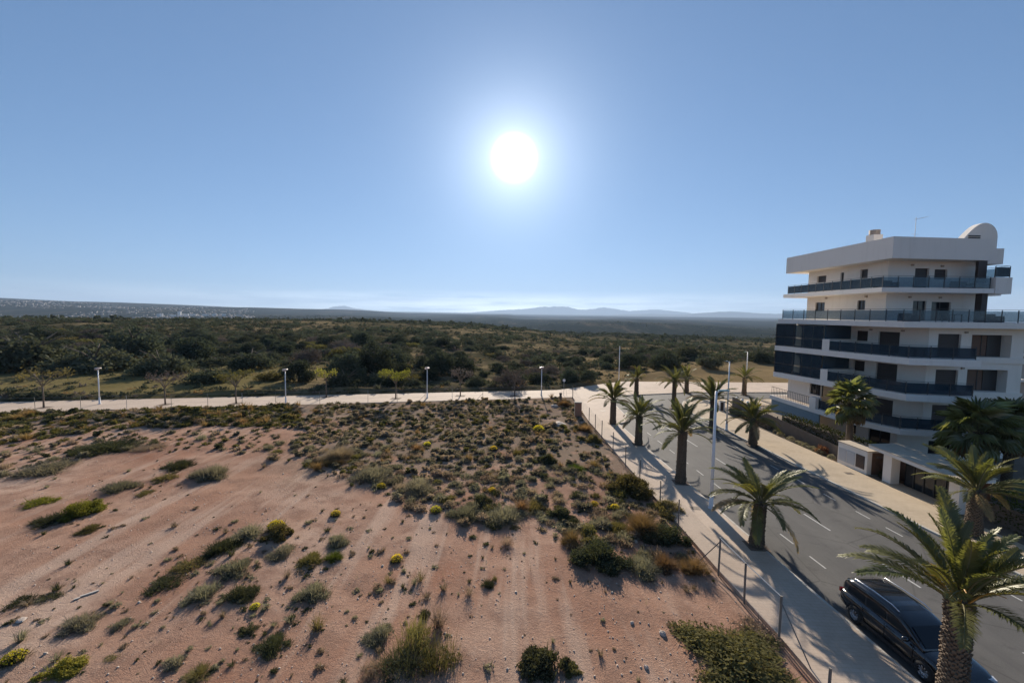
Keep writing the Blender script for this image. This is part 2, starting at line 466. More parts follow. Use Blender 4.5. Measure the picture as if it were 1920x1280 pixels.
# ------------------------------------------------------------------ far mountains
def mountain(name, px_pts, dist, depth, mat):
    """a range of peaks: crest heights read from the photograph, foothills before and behind it"""
    xs = [gp_x(px, dist) for px, _ in px_pts]
    hs = [CAM_H + dist * (586 + (px - 960) * math.tan(ROLL) - py) / FPX for px, py in px_pts]
    n, rows = 260, 15
    X = np.linspace(xs[0], xs[-1], n)
    crest = np.interp(X, xs, hs)
    k = np.hanning(9); crest = np.convolve(np.pad(crest, 4, 'edge'), k / k.sum(), 'valid')
    crest = crest + 80
    taper = np.hanning(n) ** 0.5
    crest = crest * (1 + taper * (0.05 * wob(X, X * 0, 260, off=2) + 0.035 * wob(X, X * 0, 90, off=12)))
    V = []
    for j in range(rows):
        v = j / (rows - 1) * 2 - 1
        f = (1 - abs(v)) ** 1.15
        w = 0.1 * wob(X + 300 * v, X * 0 + v * depth, 900, off=int(j)) * (abs(v) > 0.01)
        Z = -80 + crest * np.clip(f * (1 + w), 0, 1.0) + 5 * wob(X, X * 0 + j * 900, 160, off=4)
        V.append(np.stack([X, np.full(n, dist + v * depth), Z], -1))
    V = np.array(V)
    ii = np.arange(rows * n).reshape(rows, n)
    q = np.stack([ii[:-1, :-1], ii[:-1, 1:], ii[1:, 1:], ii[1:, :-1]], -1)
    o = link(name, np_mesh(name, V, q, mat, True)); o['kind'] = 'structure'
    return o
def gp_x(px, dist): return (px - 960) / FPX * dist
M_MOUNT = plain('mountain_rock', (0.12, 0.12, 0.11), 1.0, scale=0.002, var=0.35, spec=0.0)
mountain('mountain_peak', [(540, 586), (590, 582), (612, 578), (632, 574), (645, 573), (662, 577), (690, 581), (740, 585)], 27500, 1500, M_MOUNT)
mountain('mountain_range', [(850, 588), (905, 584), (940, 581), (985, 579), (1005, 576), (1035, 574.5), (1062, 575), (1082, 580), (1105, 580), (1132, 576), (1150, 579), (1180, 583), (1230, 580), (1290, 586)], 28500, 1800, M_MOUNT)
mountain('mountain_foothills', [(1120, 592), (1170, 589), (1220, 588), (1270, 590), (1310, 587), (1350, 584), (1385, 584), (1420, 587), (1470, 588), (1560, 589), (1700, 588), (1880, 586), (2040, 592)], 20500, 1400, M_MOUNT)

# ================================================================== PAVEMENTS, ROAD, KERBS
def paving(name, c1, c2, tile=(0.4, 0.2), rot=4.0, grime=0.5):
    t = NT(name)
    mp = t.node('ShaderNodeMapping'); mp.inputs['Rotation'].default_value = (0, 0, R(rot)); t.l.new(t.pos(), mp.inputs['Vector'])
    b = t.node('ShaderNodeTexBrick'); b.offset = 0.5
    b.inputs['Scale'].default_value = 1.0; b.inputs['Brick Width'].default_value = tile[0]; b.inputs['Row Height'].default_value = tile[1]
    b.inputs['Mortar Size'].default_value = 0.012; b.inputs['Color1'].default_value = (*c1, 1); b.inputs['Color2'].default_value = (*c2, 1)
    b.inputs['Mortar'].default_value = (c1[0] * 0.84, c1[1] * 0.83, c1[2] * 0.8, 1); b.inputs['Bias'].default_value = 0.1
    t.l.new(mp.outputs[0], b.inputs['Vector'])
    c = t.mix(t.math('MULTIPLY', t.sstep(t.noise(0.35, 6, 0.65), 0.45, 0.75), grime), b.outputs['Color'], (c1[0] * 0.6, c1[1] * 0.57, c1[2] * 0.53))
    c = t.mix(t.math('MULTIPLY', t.sstep(t.noise(2.7, 5, 0.7), 0.5, 0.72), 0.35), c, (c1[0] * 0.72, c1[1] * 0.66, c1[2] * 0.6))
    c = t.mix(t.math('MULTIPLY', t.sstep(t.noise(0.18, 4), 0.5, 0.7), 0.35), c, (min(1, c1[0] * 1.2), min(1, c1[1] * 1.2), min(1, c1[2] * 1.18)))
    t.principled(c, 0.85, 0, t.bump(t.math('SUBTRACT', t.noise(40, 3), t.math('MULTIPLY', b.outputs['Fac'], 1.5)), 0.18, 0.01), spec=0.25)
    return t.m
M_PAVE = paving('paving_tan', (0.55, 0.44, 0.345), (0.52, 0.41, 0.32))
M_PAVE2 = paving('paving_sand', (0.52, 0.42, 0.30), (0.48, 0.385, 0.275), rot=-3)
def asphalt():
    t = NT('asphalt')
    c = t.ramp(t.noise(0.28, 5, 0.62), [(0.3, (0.078, 0.075, 0.07)), (0.55, (0.105, 0.10, 0.093)), (0.75, (0.13, 0.122, 0.11))])
    c = t.mix(t.math('MULTIPLY', t.sstep(t.noise(60, 3, 0.7), 0.5, 0.7), 0.5), c, (0.23, 0.22, 0.205))
    mp = t.node('ShaderNodeMapping'); mp.inputs['Rotation'].default_value = (0, 0, R(-3.4)); mp.inputs['Scale'].default_value = (1.2, 0.05, 1); t.l.new(t.pos(), mp.inputs['Vector'])
    c = t.mix(t.math('MULTIPLY', t.sstep(t.noise(1.0, 4, 0.6, vec=mp.outputs[0]), 0.46, 0.66), 0.55), c, (0.085, 0.081, 0.077))
    c = t.mix(t.math('MULTIPLY', t.sstep(t.noise(0.9, 6, 0.7), 0.56, 0.68), 0.5), c, (0.06, 0.058, 0.056))
    # patched seams and hairline cracks
    w = t.node('ShaderNodeTexVoronoi', feature='DISTANCE_TO_EDGE'); w.inputs['Scale'].default_value = 0.22
    vv = t.node('ShaderNodeMix', data_type='VECTOR'); vv.inputs[0].default_value = 0.08
    nz = t.node('ShaderNodeTexNoise'); nz.inputs['Scale'].default_value = 0.9; t.l.new(t.pos(), nz.inputs['Vector'])
    t.l.new(t.pos(), vv.inputs[4]); t.l.new(nz.outputs['Color'], vv.inputs[5]); t.l.new(vv.outputs[1], w.inputs['Vector'])
    c = t.mix(t.math('MULTIPLY', t.sstep(w.outputs['Distance'], 0.012, 0.004), 0.45), c, (0.05, 0.048, 0.045))
    t.principled(c, 0.8, 0, t.bump(t.noise(90, 3), 0.45, 0.01), spec=0.3)
    return t.m
M_ASPH = asphalt()
M_KERB = plain('kerb_concrete', (0.50, 0.46, 0.40), 0.85, var=0.2, scale=1.4, bump=0.3)
M_PAINT = plain('road_paint', (0.46, 0.45, 0.42), 0.8, var=0.45, scale=9)
M_PITSOIL = plain('pit_soil', (0.17, 0.12, 0.085), 0.95, var=0.35, scale=6, bump=0.6)
PZ = 0.14
def kL(y): return 15.95 - 0.055 * y
def kR(y): return 28.45 - 0.062 * y
left_edge = [(kL(y), y) for y in (-14, 5, 20, 35, 50.6)] + [(14.7, 51.6), (15.15, 52.6), (15.35, 60), (15.9, 65.3), (17.6, 68.3), (31, 71.9), (75, 75.2)]
far_edge = [(75, 84)] + [(x, float(prom_far(x))) for x in (22, 15, 8)] + [(-60, float(prom_far(-60))), (-170, float(prom_far(-170)))]
near_edge = [(-170, float(prom_near(-170))), (9.9, 66.3)] + FENCE[-2::-1]
pavement = structure('pavement', MB().prism(left_edge + far_edge + near_edge, -0.3, PZ), M_PAVE)
right_edge = [(kR(y), y) for y in (-14, 10, 30, 57)] + [(25.5, 61.2), (27.0, 64.2), (30.5, 65.8), (75, 69)]
right_in = [(75, 64.5), (33.5, 61.8), (30.0, 59), (29.6, 53), (29.95, 47), (30.35, 38), (30.4, 31), (30.9, 20), (32.2, -14)]
pavement2 = structure('pavement', MB().prism(right_edge + right_in, -0.3, PZ), M_PAVE2)
road = structure('road', MB().sheet([(16.2, -14), (29.6, -14), (26.0, 57), (31, 67), (75, 70), (75, 76), (31, 73), (15, 70), (12.5, 52)], 0.02), M_ASPH)

def kerb(edge, parent, side):
    """separate kerb stones along an edge of the pavement"""
    st = MB(); L = 0.985
    st.box((L / 2, 0, -0.1), (L, 0.15, 0.5)); me = None
    b = MB(); w = 0.15; zt, zb = PZ + 0.006, -0.3
    prof = [(-w / 2, zb), (w / 2, zb), (w / 2, zt - 0.02), (w / 2 - 0.02, zt), (-w / 2, zt)]
    vs_ = [(x, y, z) for x in (0, L) for y, z in prof]
    k = len(prof)
    b.add(vs_, [tuple(range(k - 1, -1, -1)), tuple(range(k, 2 * k))] + [(i, (i + 1) % k, k + (i + 1) % k, k + i) for i in range(k)])
    me = b.mesh('kerb_stone', M_KERB)
    for (a, c) in zip(edge[:-1], edge[1:]):
        d = Vector((c[0] - a[0], c[1] - a[1], 0)); n = max(1, int(d.length)); u = d.normalized()
        nrm = Vector((u.y, -u.x, 0)) * side
        for i in range(n):
            p = Vector((a[0], a[1], 0)) + d * (i / n) + nrm * 0.076
            if p.y < 4 or p.x > 52: continue
            ang = math.atan2(u.y, u.x)
            o = link('kerb_stone', me, parent, (p.x, p.y, random.uniform(-0.004, 0.004)), (0, 0, ang), (d.length / n, 1 if side < 0 else -1, 1))
            if side < 0: o.scale.y = 1
kerb(left_edge, pavement, 1)
kerb(right_edge, pavement2, -1)

def dash(cx, y0, y1, w):
    a, b = (cx(y0), y0), (cx(y1), y1)
    return MB().sheet([(a[0] - w / 2, a[1]), (a[0] + w / 2, a[1]), (b[0] + w / 2, b[1]), (b[0] - w / 2, b[1])], 0.024)
mid = lambda y: 22.1 - 0.066 * y
for y0 in (7.4, 13.9, 20.1, 25.6, 31.0, 36.6, 42.2, 47.6):
    part('lane_dash', dash(mid, y0, y0 + 2.2, 0.11), M_PAINT, road)
for y0 in (6.0, 8.6, 21.6, 24.0, 26.6, 29.1, 31.8, 34.5, 37.2, 40, 43, 46):
    part('parking_dash', dash(lambda y: kL(y) + 2.35, y0, y0 + 1.15, 0.09), M_PAINT, road)
for y0 in (13.0, 16.0, 19.2, 22.2, 25.0, 27.2, 30.0, 33.0, 36.0, 39.0, 42.0, 45.0):
    part('parking_dash', dash(lambda y: kR(y) - 2.45, y0, y0 + 1.1, 0.09), M_PAINT, road)
M_COVER = plain('cast_iron_cover', (0.16, 0.13, 0.105), 0.7, 0.4, bump=0.5)
for px, py, par, s in ((1303, 952, pavement, 0.62), (1592, 887, pavement2, 0.6), (1375, 807, pavement2, 0.6), (1130, 770, pavement, 0.8)):
    x, y = gp(px, py, PZ)
    mb = MB().box((x, y, PZ + 0.003), (s, s * 0.8, 0.012), rz=-0.06)
    part('inspection_cover', mb, M_COVER, par)
# ================================================================== VEGETATION
M_BARK = plain('bark', (0.15, 0.115, 0.085), 0.95, var=0.35, scale=9, bump=0.7)
M_TWIG = plain('twig_bark', (0.17, 0.135, 0.10), 0.95, var=0.3, scale=9)
M_PTRUNK = plain('palm_trunk', (0.095, 0.07, 0.05), 0.95, var=0.5, scale=6, bump=0.8)
M_SCAR = plain('palm_leaf_base', (0.17, 0.125, 0.085), 0.9, var=0.45, scale=5, bump=0.5)
M_FROND = foliage('palm_frond', (0.10, 0.118, 0.045), (0.185, 0.185, 0.072), 0.4, 1.2, (1.3, 1.2, 0.5), 0.04)
M_RACHIS = plain('palm_rachis', (0.17, 0.15, 0.065), 0.8, var=0.25)
M_DRYFROND = foliage('dry_frond', (0.30, 0.22, 0.12), (0.38, 0.29, 0.17), 0.3)
M_FRUIT = plain('fruit_stalk', (0.55, 0.28, 0.05), 0.6)
M_FAN = foliage('fan_palm_leaf', (0.17, 0.195, 0.085), (0.27, 0.28, 0.125), 0.42, 1.5, (1.25, 1.2, 0.5), 0.12)
M_PINE = foliage('pine_needles', (0.055, 0.067, 0.048), (0.10, 0.112, 0.078), 0.22, 0.6, (1.05, 1.05, 0.75))
M_CAROB = foliage('carob_leaves', (0.072, 0.08, 0.055), (0.125, 0.128, 0.085), 0.22, 0.6, (1.05, 1.05, 0.75))
M_OLIVE = foliage('dry_olive_leaves', (0.13, 0.125, 0.062), (0.22, 0.19, 0.09), 0.3, 0.8)
M_BROWN = foliage('leafless_scrub', (0.14, 0.115, 0.098), (0.20, 0.165, 0.14), 0.12, 0.8, (1.1, 1.0, 0.8))
M_LIME = foliage('lime_leaves', (0.17, 0.19, 0.05), (0.26, 0.26, 0.08), 0.4, 0.8)
SH = {
    'grey': foliage('scrub_grey', (0.17, 0.16, 0.12), (0.26, 0.24, 0.185), 0.42, 2.0, (1.15, 1.1, 0.75)),
    'dark': foliage('scrub_dark', (0.062, 0.068, 0.042), (0.11, 0.112, 0.068), 0.3, 2.0),
    'olive': foliage('scrub_olive', (0.135, 0.125, 0.058), (0.215, 0.185, 0.085), 0.36, 2.0),
    'gold': foliage('grass_gold', (0.23, 0.165, 0.085), (0.34, 0.25, 0.135), 0.34, 2.0, (1.2, 1.0, 0.6)),
    'dry': foliage('scrub_dry', (0.25, 0.195, 0.145), (0.36, 0.285, 0.215), 0.4, 2.0, (1.1, 1.0, 0.75)),
    'broom': foliage('broom_green', (0.16, 0.17, 0.04), (0.27, 0.25, 0.06), 0.4, 2.0),
    'green': foliage('fresh_green', (0.11, 0.16, 0.035), (0.17, 0.22, 0.06), 0.4, 2.0),
    'red': foliage('red_shrub', (0.19, 0.085, 0.06), (0.28, 0.14, 0.10), 0.3, 2.0),
    'yellow': foliage('yellow_flowers', (0.62, 0.50, 0.035), (0.75, 0.64, 0.10), 0.35, 2.0, (1.1, 1.05, 0.5)),
}
SH['hill_olive'] = foliage('hill_olive', (0.082, 0.084, 0.056), (0.14, 0.135, 0.09), 0.22, 2.0, (1.05, 1.05, 0.8))
SH['hill_dark'] = foliage('hill_dark', (0.045, 0.052, 0.037), (0.085, 0.09, 0.062), 0.2, 2.0, (1.05, 1.05, 0.8))
Q4 = np.array([[0, 1, 2, 3]])
def rand_quads(C, size, r, flat=0.0, aspect=1.6):
    """one leaf-sized quad at every point of C"""
    n = len(C)
    a = r.normal(size=(n, 3)); a[:, 2] *= (1 - flat); a /= np.linalg.norm(a, axis=1)[:, None]
    b = r.normal(size=(n, 3)); b -= (b * a).sum(1)[:, None] * a; b /= np.linalg.norm(b, axis=1)[:, None]
    s = (size * r.uniform(0.6, 1.4, n))[:, None]
    a = a * s * aspect * 0.5; b = b * s * 0.5
    V = np.stack([C - a, C + b * 0.9 - a * 0.15, C + a, C - b * 0.9 - a * 0.15], 1)
    F = np.arange(n * 4).reshape(n, 4)
    return V.reshape(-1, 3), F
def blades(n, r, height, spread, width, base_r=0.12, elev=(35, 90), bend=0.35):
    """thin curved blades springing from the ground"""
    az = r.uniform(0, 2 * np.pi, n); el = np.radians(r.uniform(elev[0], elev[1], n))
    L = height * r.uniform(0.55, 1.1, n) * (0.75 + 0.25 * np.sin(el))
    hd = np.stack([np.cos(az), np.sin(az), np.zeros(n)], 1)
    b0 = hd * (r.uniform(0, 1, n) ** 0.7 * base_r)[:, None] + r.normal(0, base_r * 0.4, (n, 3)) * [1, 1, 0]
    d0 = hd * np.cos(el)[:, None] * spread + np.array([0, 0, 1]) * np.sin(el)[:, None]
    p1 = b0 + d0 * (L * 0.55)[:, None]
    d1 = d0 + hd * bend - np.array([0, 0, 1]) * bend * 0.6
    p2 = p1 + d1 * (L * 0.45)[:, None]
    sd = np.stack([-np.sin(az), np.cos(az), np.zeros(n)], 1) + r.normal(0, 0.3, (n, 3))
    w = (width * r.uniform(0.6, 1.3, n))[:, None]
    V = np.stack([b0 - sd * w * 0.5, b0 + sd * w * 0.5, p1 + sd * w * 0.5, p1 - sd * w * 0.5, p2 + sd * w * 0.08, p2 - sd * w * 0.08], 1)
    k = np.arange(n)[:, None] * 6
    F = np.concatenate([k + [0, 1, 2, 3], k + [3, 2, 4, 5]], 0)
    return V.reshape(-1, 3), F
def join(*parts_):
    V, F, n = [], [], 0
    for v, f in parts_:
        V.append(v); F.append(f + n); n += len(v)
    return np.concatenate(V), np.concatenate(F)
def dome_pts(n, r, rx, rz, z0=0.0, shell=0.55, lumps=0, lump_r=0.3, flat=1.0):
    """points in a lumpy dome"""
    if lumps:
        d = r.normal(size=(lumps, 3)); d[:, 2] = np.abs(d[:, 2]) * flat; d /= np.linalg.norm(d, axis=1)[:, None]
        c = d * (r.uniform(0.45, 0.95, lumps)[:, None]) * [rx, rx, rz]
        k = r.integers(0, lumps, n)
        q = r.normal(size=(n, 3)); q /= np.linalg.norm(q, axis=1)[:, None]
        lr = (lump_r * r.uniform(0.7, 1.25, lumps))[k]
        P = c[k] + q * (lr * r.uniform(shell, 1.0, n))[:, None] * [1, 1, 0.75]
    else:
        d = r.normal(size=(n, 3)); d[:, 2] = np.abs(d[:, 2]); d /= np.linalg.norm(d, axis=1)[:, None]
        P = d * r.uniform(shell, 1.0, n)[:, None] * [rx, rx, rz]
    P[:, 2] = np.maximum(P[:, 2] + z0, 0.02)
    return P
def shrub_geo(kind, seed, k=1.0):
    """unit shrub, about 1 m wide"""
    r = np.random.default_rng(seed); N = lambda n: max(8, int(n * k))
    if kind == 'mound':
        return join(blades(N(330), r, 0.48, 1.0, 0.017 / k ** .5, 0.26, (18, 90), 0.12), rand_quads(dome_pts(N(560), r, 0.44, 0.38, 0, 0.3, int(12 + 8 * k), 0.19), 0.045 / k ** .5, r))
    if kind == 'bush':
        return join(blades(N(90), r, 0.55, 0.8, 0.016 / k ** .5, 0.2, (30, 90), 0.1), rand_quads(dome_pts(N(1000), r, 0.40, 0.5, 0.06, 0.3, int(14 + 8 * k), 0.2), 0.058 / k ** .5, r))
    if kind == 'grass':
        return blades(N(420), r, 0.95, 0.75, 0.016 / k ** .5, 0.2, (42, 88), 0.45)
    if kind == 'low':
        return join(blades(N(200), r, 0.36, 1.25, 0.018 / k ** .5, 0.34, (10, 75), 0.1), rand_quads(dome_pts(N(480), r, 0.48, 0.24, 0, 0.2, int(12 + 8 * k), 0.17), 0.045 / k ** .5, r))
    if kind == 'twig':
        return join(blades(N(46), r, 0.95, 0.8, 0.010, 0.1, (35, 88), 0.1), rand_quads(dome_pts(N(90), r, 0.36, 0.6, 0.1, 0.2), 0.035, r))
    if kind == 'tall':
        return join(blades(N(130), r, 1.35, 0.6, 0.012 / k ** .5, 0.4, (58, 90), 0.15), rand_quads(dome_pts(N(420), r, 0.42, 0.95, 0.05, 0.1, int(12 + 10 * k), 0.16), 0.04 / k ** .5, r, aspect=2.0))
    if kind == 'flowers':
        P = dome_pts(N(420), r, 0.46, 0.44, 0.06, 0.86); P = P[P[:, 2] > 0.2]
        return rand_quads(P, 0.05, r)
    if kind == 'ball':
        return rand_quads(dome_pts(N(700), r, 0.5, 0.62, 0.12, 0.75), 0.055, r)
def shrub_cluster(kind, seed, k):
    """irregular shrub: one large and several small mounds grown into each other"""
    r = np.random.default_rng(seed + 900); out = []
    subs = [(0, 0, 0.72, 1.0)] + [(0.36 * math.cos(a), 0.30 * math.sin(a), r.uniform(0.32, 0.52), r.uniform(0.55, 0.95)) for a in r.uniform(0, 6.28, 5)]
    for j, (x, y, s, h) in enumerate(subs):
        V, F = shrub_geo(kind, seed * 7 + j, max(0.25, k * s * s))
        out.append((V * [s, s, s * h] + [x, y, 0], F))
    return join(*out)
_proto = {}
def shrub_mesh(shape, mat, seed, k=1.0):
    key = (shape, mat, seed, k)
    if key not in _proto:
        V, F = shrub_geo(shape, seed * 13 + 5, k) if k < 1.5 or shape in ('twig', 'flowers') else shrub_cluster(shape, seed * 13 + 5, k)
        _proto[key] = np_mesh(shape + '_' + mat, V, F, SH[mat])
    return _proto[key]

def merged(name, protos, items, mat, kind='stuff'):
    """one mesh from many small copies: items are (proto, x, y, z, sx, sz, rz)"""
    Vs, Fs, n = [], [], 0
    for (k, x, y, z, sx, sz, rz) in items:
        V, F = protos[k % len(protos)]
        c, s = math.cos(rz), math.sin(rz)
        W = np.empty_like(V)
        W[:, 0] = (V[:, 0] * c - V[:, 1] * s) * sx + x
        W[:, 1] = (V[:, 0] * s + V[:, 1] * c) * sx + y
        W[:, 2] = V[:, 2] * sz + z
        Vs.append(W); Fs.append(F + n); n += len(V)
    o = link(name, np_mesh(name, np.concatenate(Vs), np.concatenate(Fs), mat))
    o['kind'] = kind
    return o

# ------------------------------------------------------------------ date palms
def frond_geo(e0, bend, L=3.1, seed=0, nst=96):
    r = np.random.default_rng(seed)
    t = np.linspace(0, 1, nst)
    el = R(e0) - R(bend) * t ** 1.35
    ds = L / (nst - 1)
    x = np.concatenate([[0], np.cumsum(np.cos(el[:-1]) * ds)]); z = np.concatenate([[0], np.cumsum(np.sin(el[:-1]) * ds)])
    side_sway = 0.12 * np.sin(t * 2.0 + seed) * t
    P = np.stack([x, side_sway, z], 1)
    T = np.stack([np.cos(el), np.gradient(side_sway, x + 1e-6) * 0, np.sin(el)], 1)
    Nn = np.stack([-np.sin(el), np.zeros(nst), np.cos(el)], 1)
    V, F = [], []
    prof = np.interp(t, [0, 0.1, 0.16, 0.4, 0.75, 1], [0.0, 0.05, 0.25, 0.52, 0.42, 0.16]) * L / 3.1
    for i in range(4, nst):
        for s in (-1, 1):
            l = prof[i] * r.uniform(0.8, 1.12)
            if l < 0.05: continue
            sw = r.uniform(0.55, 0.9) + 0.5 * t[i]
            up = r.uniform(0.1, 0.5)
            d = T[i] * sw + np.array([0, s, 0]) * 1.0 + Nn[i] * up; d /= np.linalg.norm(d)
            tip = P[i] + d * l + np.array([0, 0, -0.16 * l * r.uniform(0.3, 1.6)])
            midp = P[i] + d * l * 0.5 + np.array([0, 0, 0.01])
            wv = np.cross(d, Nn[i] + np.array([0, 0, 0.01])); wv /= np.linalg.norm(wv) + 1e-9
            w = 0.021 * L / 3.1
            n = len(V)
            V += [P[i] - wv * w * 0.6, P[i] + wv * w * 0.6, midp + wv * w, midp - wv * w, tip + wv * w * 0.15, tip - wv * w * 0.15]
            F += [(n, n + 1, n + 2, n + 3), (n + 3, n + 2, n + 4, n + 5)]
    lf = (np.array(V), np.array(F))
    mb = MB(); ii = list(range(0, nst, 5)) + [nst - 1]
    mb.tube([P[i] for i in ii], [0.04 * (1 - 0.85 * t[i]) + 0.004 for i in ii], 4, cap=False)
    rc = (np.array(mb.v), np.array(mb.f))
    return lf, rc
FR_TYPES = [(84, 34), (70, 46), (56, 54), (42, 62), (26, 66), (4, 58)]
FRONDS = []
for i, (e, b) in enumerate(FR_TYPES):
    row = []
    for s in range(2):
        lf, rc = frond_geo(e, b + 8 * s, seed=i * 5 + s)
        V, F = join(lf, rc)
        for mat in (M_FROND, M_DRYFROND):
            me = np_mesh('frond', V, F, mat); me.materials.append(M_RACHIS)
            mi = np.zeros(len(F), np.int32); mi[len(lf[1]):] = 1
            me.polygons.foreach_set('material_index', mi)
            row.append(me)
    FRONDS.append(row)                                  # [type][seed*2 + dry]
def palm_trunk(h, r0, r1, seed):
    r = np.random.default_rng(seed)
    core = MB()
    prof = [(r0 * 1.18, -0.15), (r0 * 1.05, 0.15), (r0 * 0.9, 0.5), (r0 * 0.86, h * 0.4), (r1 * 0.95, h * 0.8), (r1 * 0.9, h), (r1 * 0.5, h + 0.25), (0.01, h + 0.35)]
    core.lathe(prof, 18)
    sc_ = MB(); nr = int(h / 0.085); per = 13
    for i in range(nr):
        z = 0.12 + i * (h - 0.05) / nr; f = z / h
        rad = float(np.interp(z, [p[1] for p in prof[:6]], [p[0] for p in prof[:6]]))
        for k in range(per):
            a = 2 * math.pi * (k + 0.5 * (i % 2)) / per + r.uniform(-0.05, 0.05)
            w = 2 * math.pi * rad / per * r.uniform(0.75, 1.0); hh = 0.15 * r.uniform(0.8, 1.3); out = r.uniform(0.035, 0.085) * (1.5 if f > 0.86 else 1.0)
            ca, sa = math.cos(a), math.sin(a)
            def pt(rr, tt, zz): return (ca * rr - sa * tt, sa * rr + ca * tt, zz)
            v = [pt(rad - 0.02, -w / 2, z), pt(rad - 0.02, w / 2, z), pt(rad + out, w * 0.33, z + hh), pt(rad + out, -w * 0.33, z + hh), pt(rad - 0.01, 0, z + hh * 1.15)]
            sc_.add(v, [(0, 1, 2, 3), (3, 2, 4), (1, 4, 2), (0, 3, 4)])
    return core, sc_
def date_palm(x, y, h, nf, label, r0=0.37, L=1.0, seed=0, group='date palms along the street', dry=2, fruit=False, tilt=0.0, z0=0.0, lift=0.0):
    t = thing('date_palm', label, 'palm tree', (x, y, z0), seed * 1.3, group)
    t.rotation_euler = (0, tilt, seed * 1.3)
    core, scars = palm_trunk(h, r0, r0 * 0.85, seed)
    tr = part('trunk', core, M_PTRUNK, t, True)
    part('leaf_scars', scars, M_SCAR, tr)['kind'] = 'stuff'
    r = np.random.default_rng(100 + seed)
    for i in range(nf):
        f = i / (nf - 1)
        ty = min(5 if not fruit else 4, int(f * (5.9 if not fruit else 4.1)))
        az = i * 2.39996 + r.uniform(-0.25, 0.25)
        isdry = 1 if i >= nf - dry else 0
        me = FRONDS[ty][int(r.integers(0, 2)) * 2 + isdry]
        if r.random() < 0.07: continue
        s = L * r.uniform(0.72, 1.1) * (0.8 if ty == 0 else 1.0)
        rad = r0 * 0.5 * (0.3 + 0.7 * f)
        o = link('frond', me, t, (math.cos(az) * rad, math.sin(az) * rad, h + 0.28 - 0.25 * f), (R(r.uniform(-22, 22)), R(r.uniform(-13, 13) - lift), az), (s, s * r.uniform(0.8, 1.1), s))
    if fruit:
        for i in range(6):
            az = i * 1.1 + 0.4; mb = MB()
            mb.tube([(0, 0, 0), (0.25, 0, 0.42), (0.5, 0.04, 0.7), (0.8, 0.08, 0.72)], [0.03, 0.025, 0.02, 0.012], 5)
            part('flower_stalk', mb, M_FRUIT, t, loc=(math.cos(az) * 0.2, math.sin(az) * 0.2, h + 0.15), rot=(0, 0, az))
    return t
def pit(x, y, parent, s=1.15):
    part('planting_pit', MB().box((x, y, PZ + 0.001), (s, s * 0.95, 0.01), rz=-0.055), M_PITSOIL, parent)
palms = [
    (1149, 794, 2.9, 26, 'date palm at the far end of the left kerb, beside the wide paved corner', 0.37, 1.02, pavement),
    (1197, 833, 2.8, 26, 'short date palm second from the far end of the left kerb', 0.36, 0.95, pavement),
    (1276, 904, 4.05, 30, 'tall straight date palm in the middle of the left kerb, before the large lamp post', 0.38, 1.0, pavement),
    (1418, 1023, 2.55, 28, 'stout leaning date palm on the left kerb just behind the parked black car', 0.36, 0.98, pavement),
    (1780, 1297, 4.05, 36, 'big scaly-trunked date palm in the foreground, in front of the parked black car', 0.385, 1.08, pavement),
    (1335, 804, 3.4, 26, 'date palm on the right kerb by the far end of the garden wall', 0.34, 1.0, pavement2),
    (1411, 833, 2.5, 26, 'short date palm on the right kerb opposite the round clipped shrubs', 0.4, 1.0, pavement2),
    (1824, 1003, 2.75, 28, 'date palm on the right kerb in front of the gate canopy', 0.4, 1.0, pavement2),
    (1193, 739, 2.6, 20, 'small date palm on the far pavement across the bend, leftmost of the row', 0.36, 0.85, pavement),
    (1263, 764, 3.7, 22, 'slim date palm standing at the inner corner of the bend', 0.3, 0.9, pavement2),
    (1287, 735, 2.4, 20, 'small date palm on the far pavement behind the slim corner palm', 0.36, 0.95, pavement),
    (1395, 739, 2.7, 20, 'small date palm on the far pavement next to a thin white lamp post', 0.36, 0.9, pavement),
]
for i, (px, py, h, nf, lab, r0, L, par) in enumerate(palms):
    nf = int(nf * (1.3 if i != 4 else 1.0)); lift = (9, -2, 7, -9, 3, 10, 0, 5, 6, -6, 8, 2)[i]
    x, y = gp(px, py, PZ)
    if i == 4: x, y = 14.92, 13.15
    date_palm(x, y, h, nf, lab, r0, L, seed=i + 1, lift=lift, dry=3 if i == 3 else 0 if i == 4 else 2, fruit=(i == 4), tilt=R(2.5) if i == 3 else 0.0, z0=PZ - 0.02)
    pit(x, y, par)

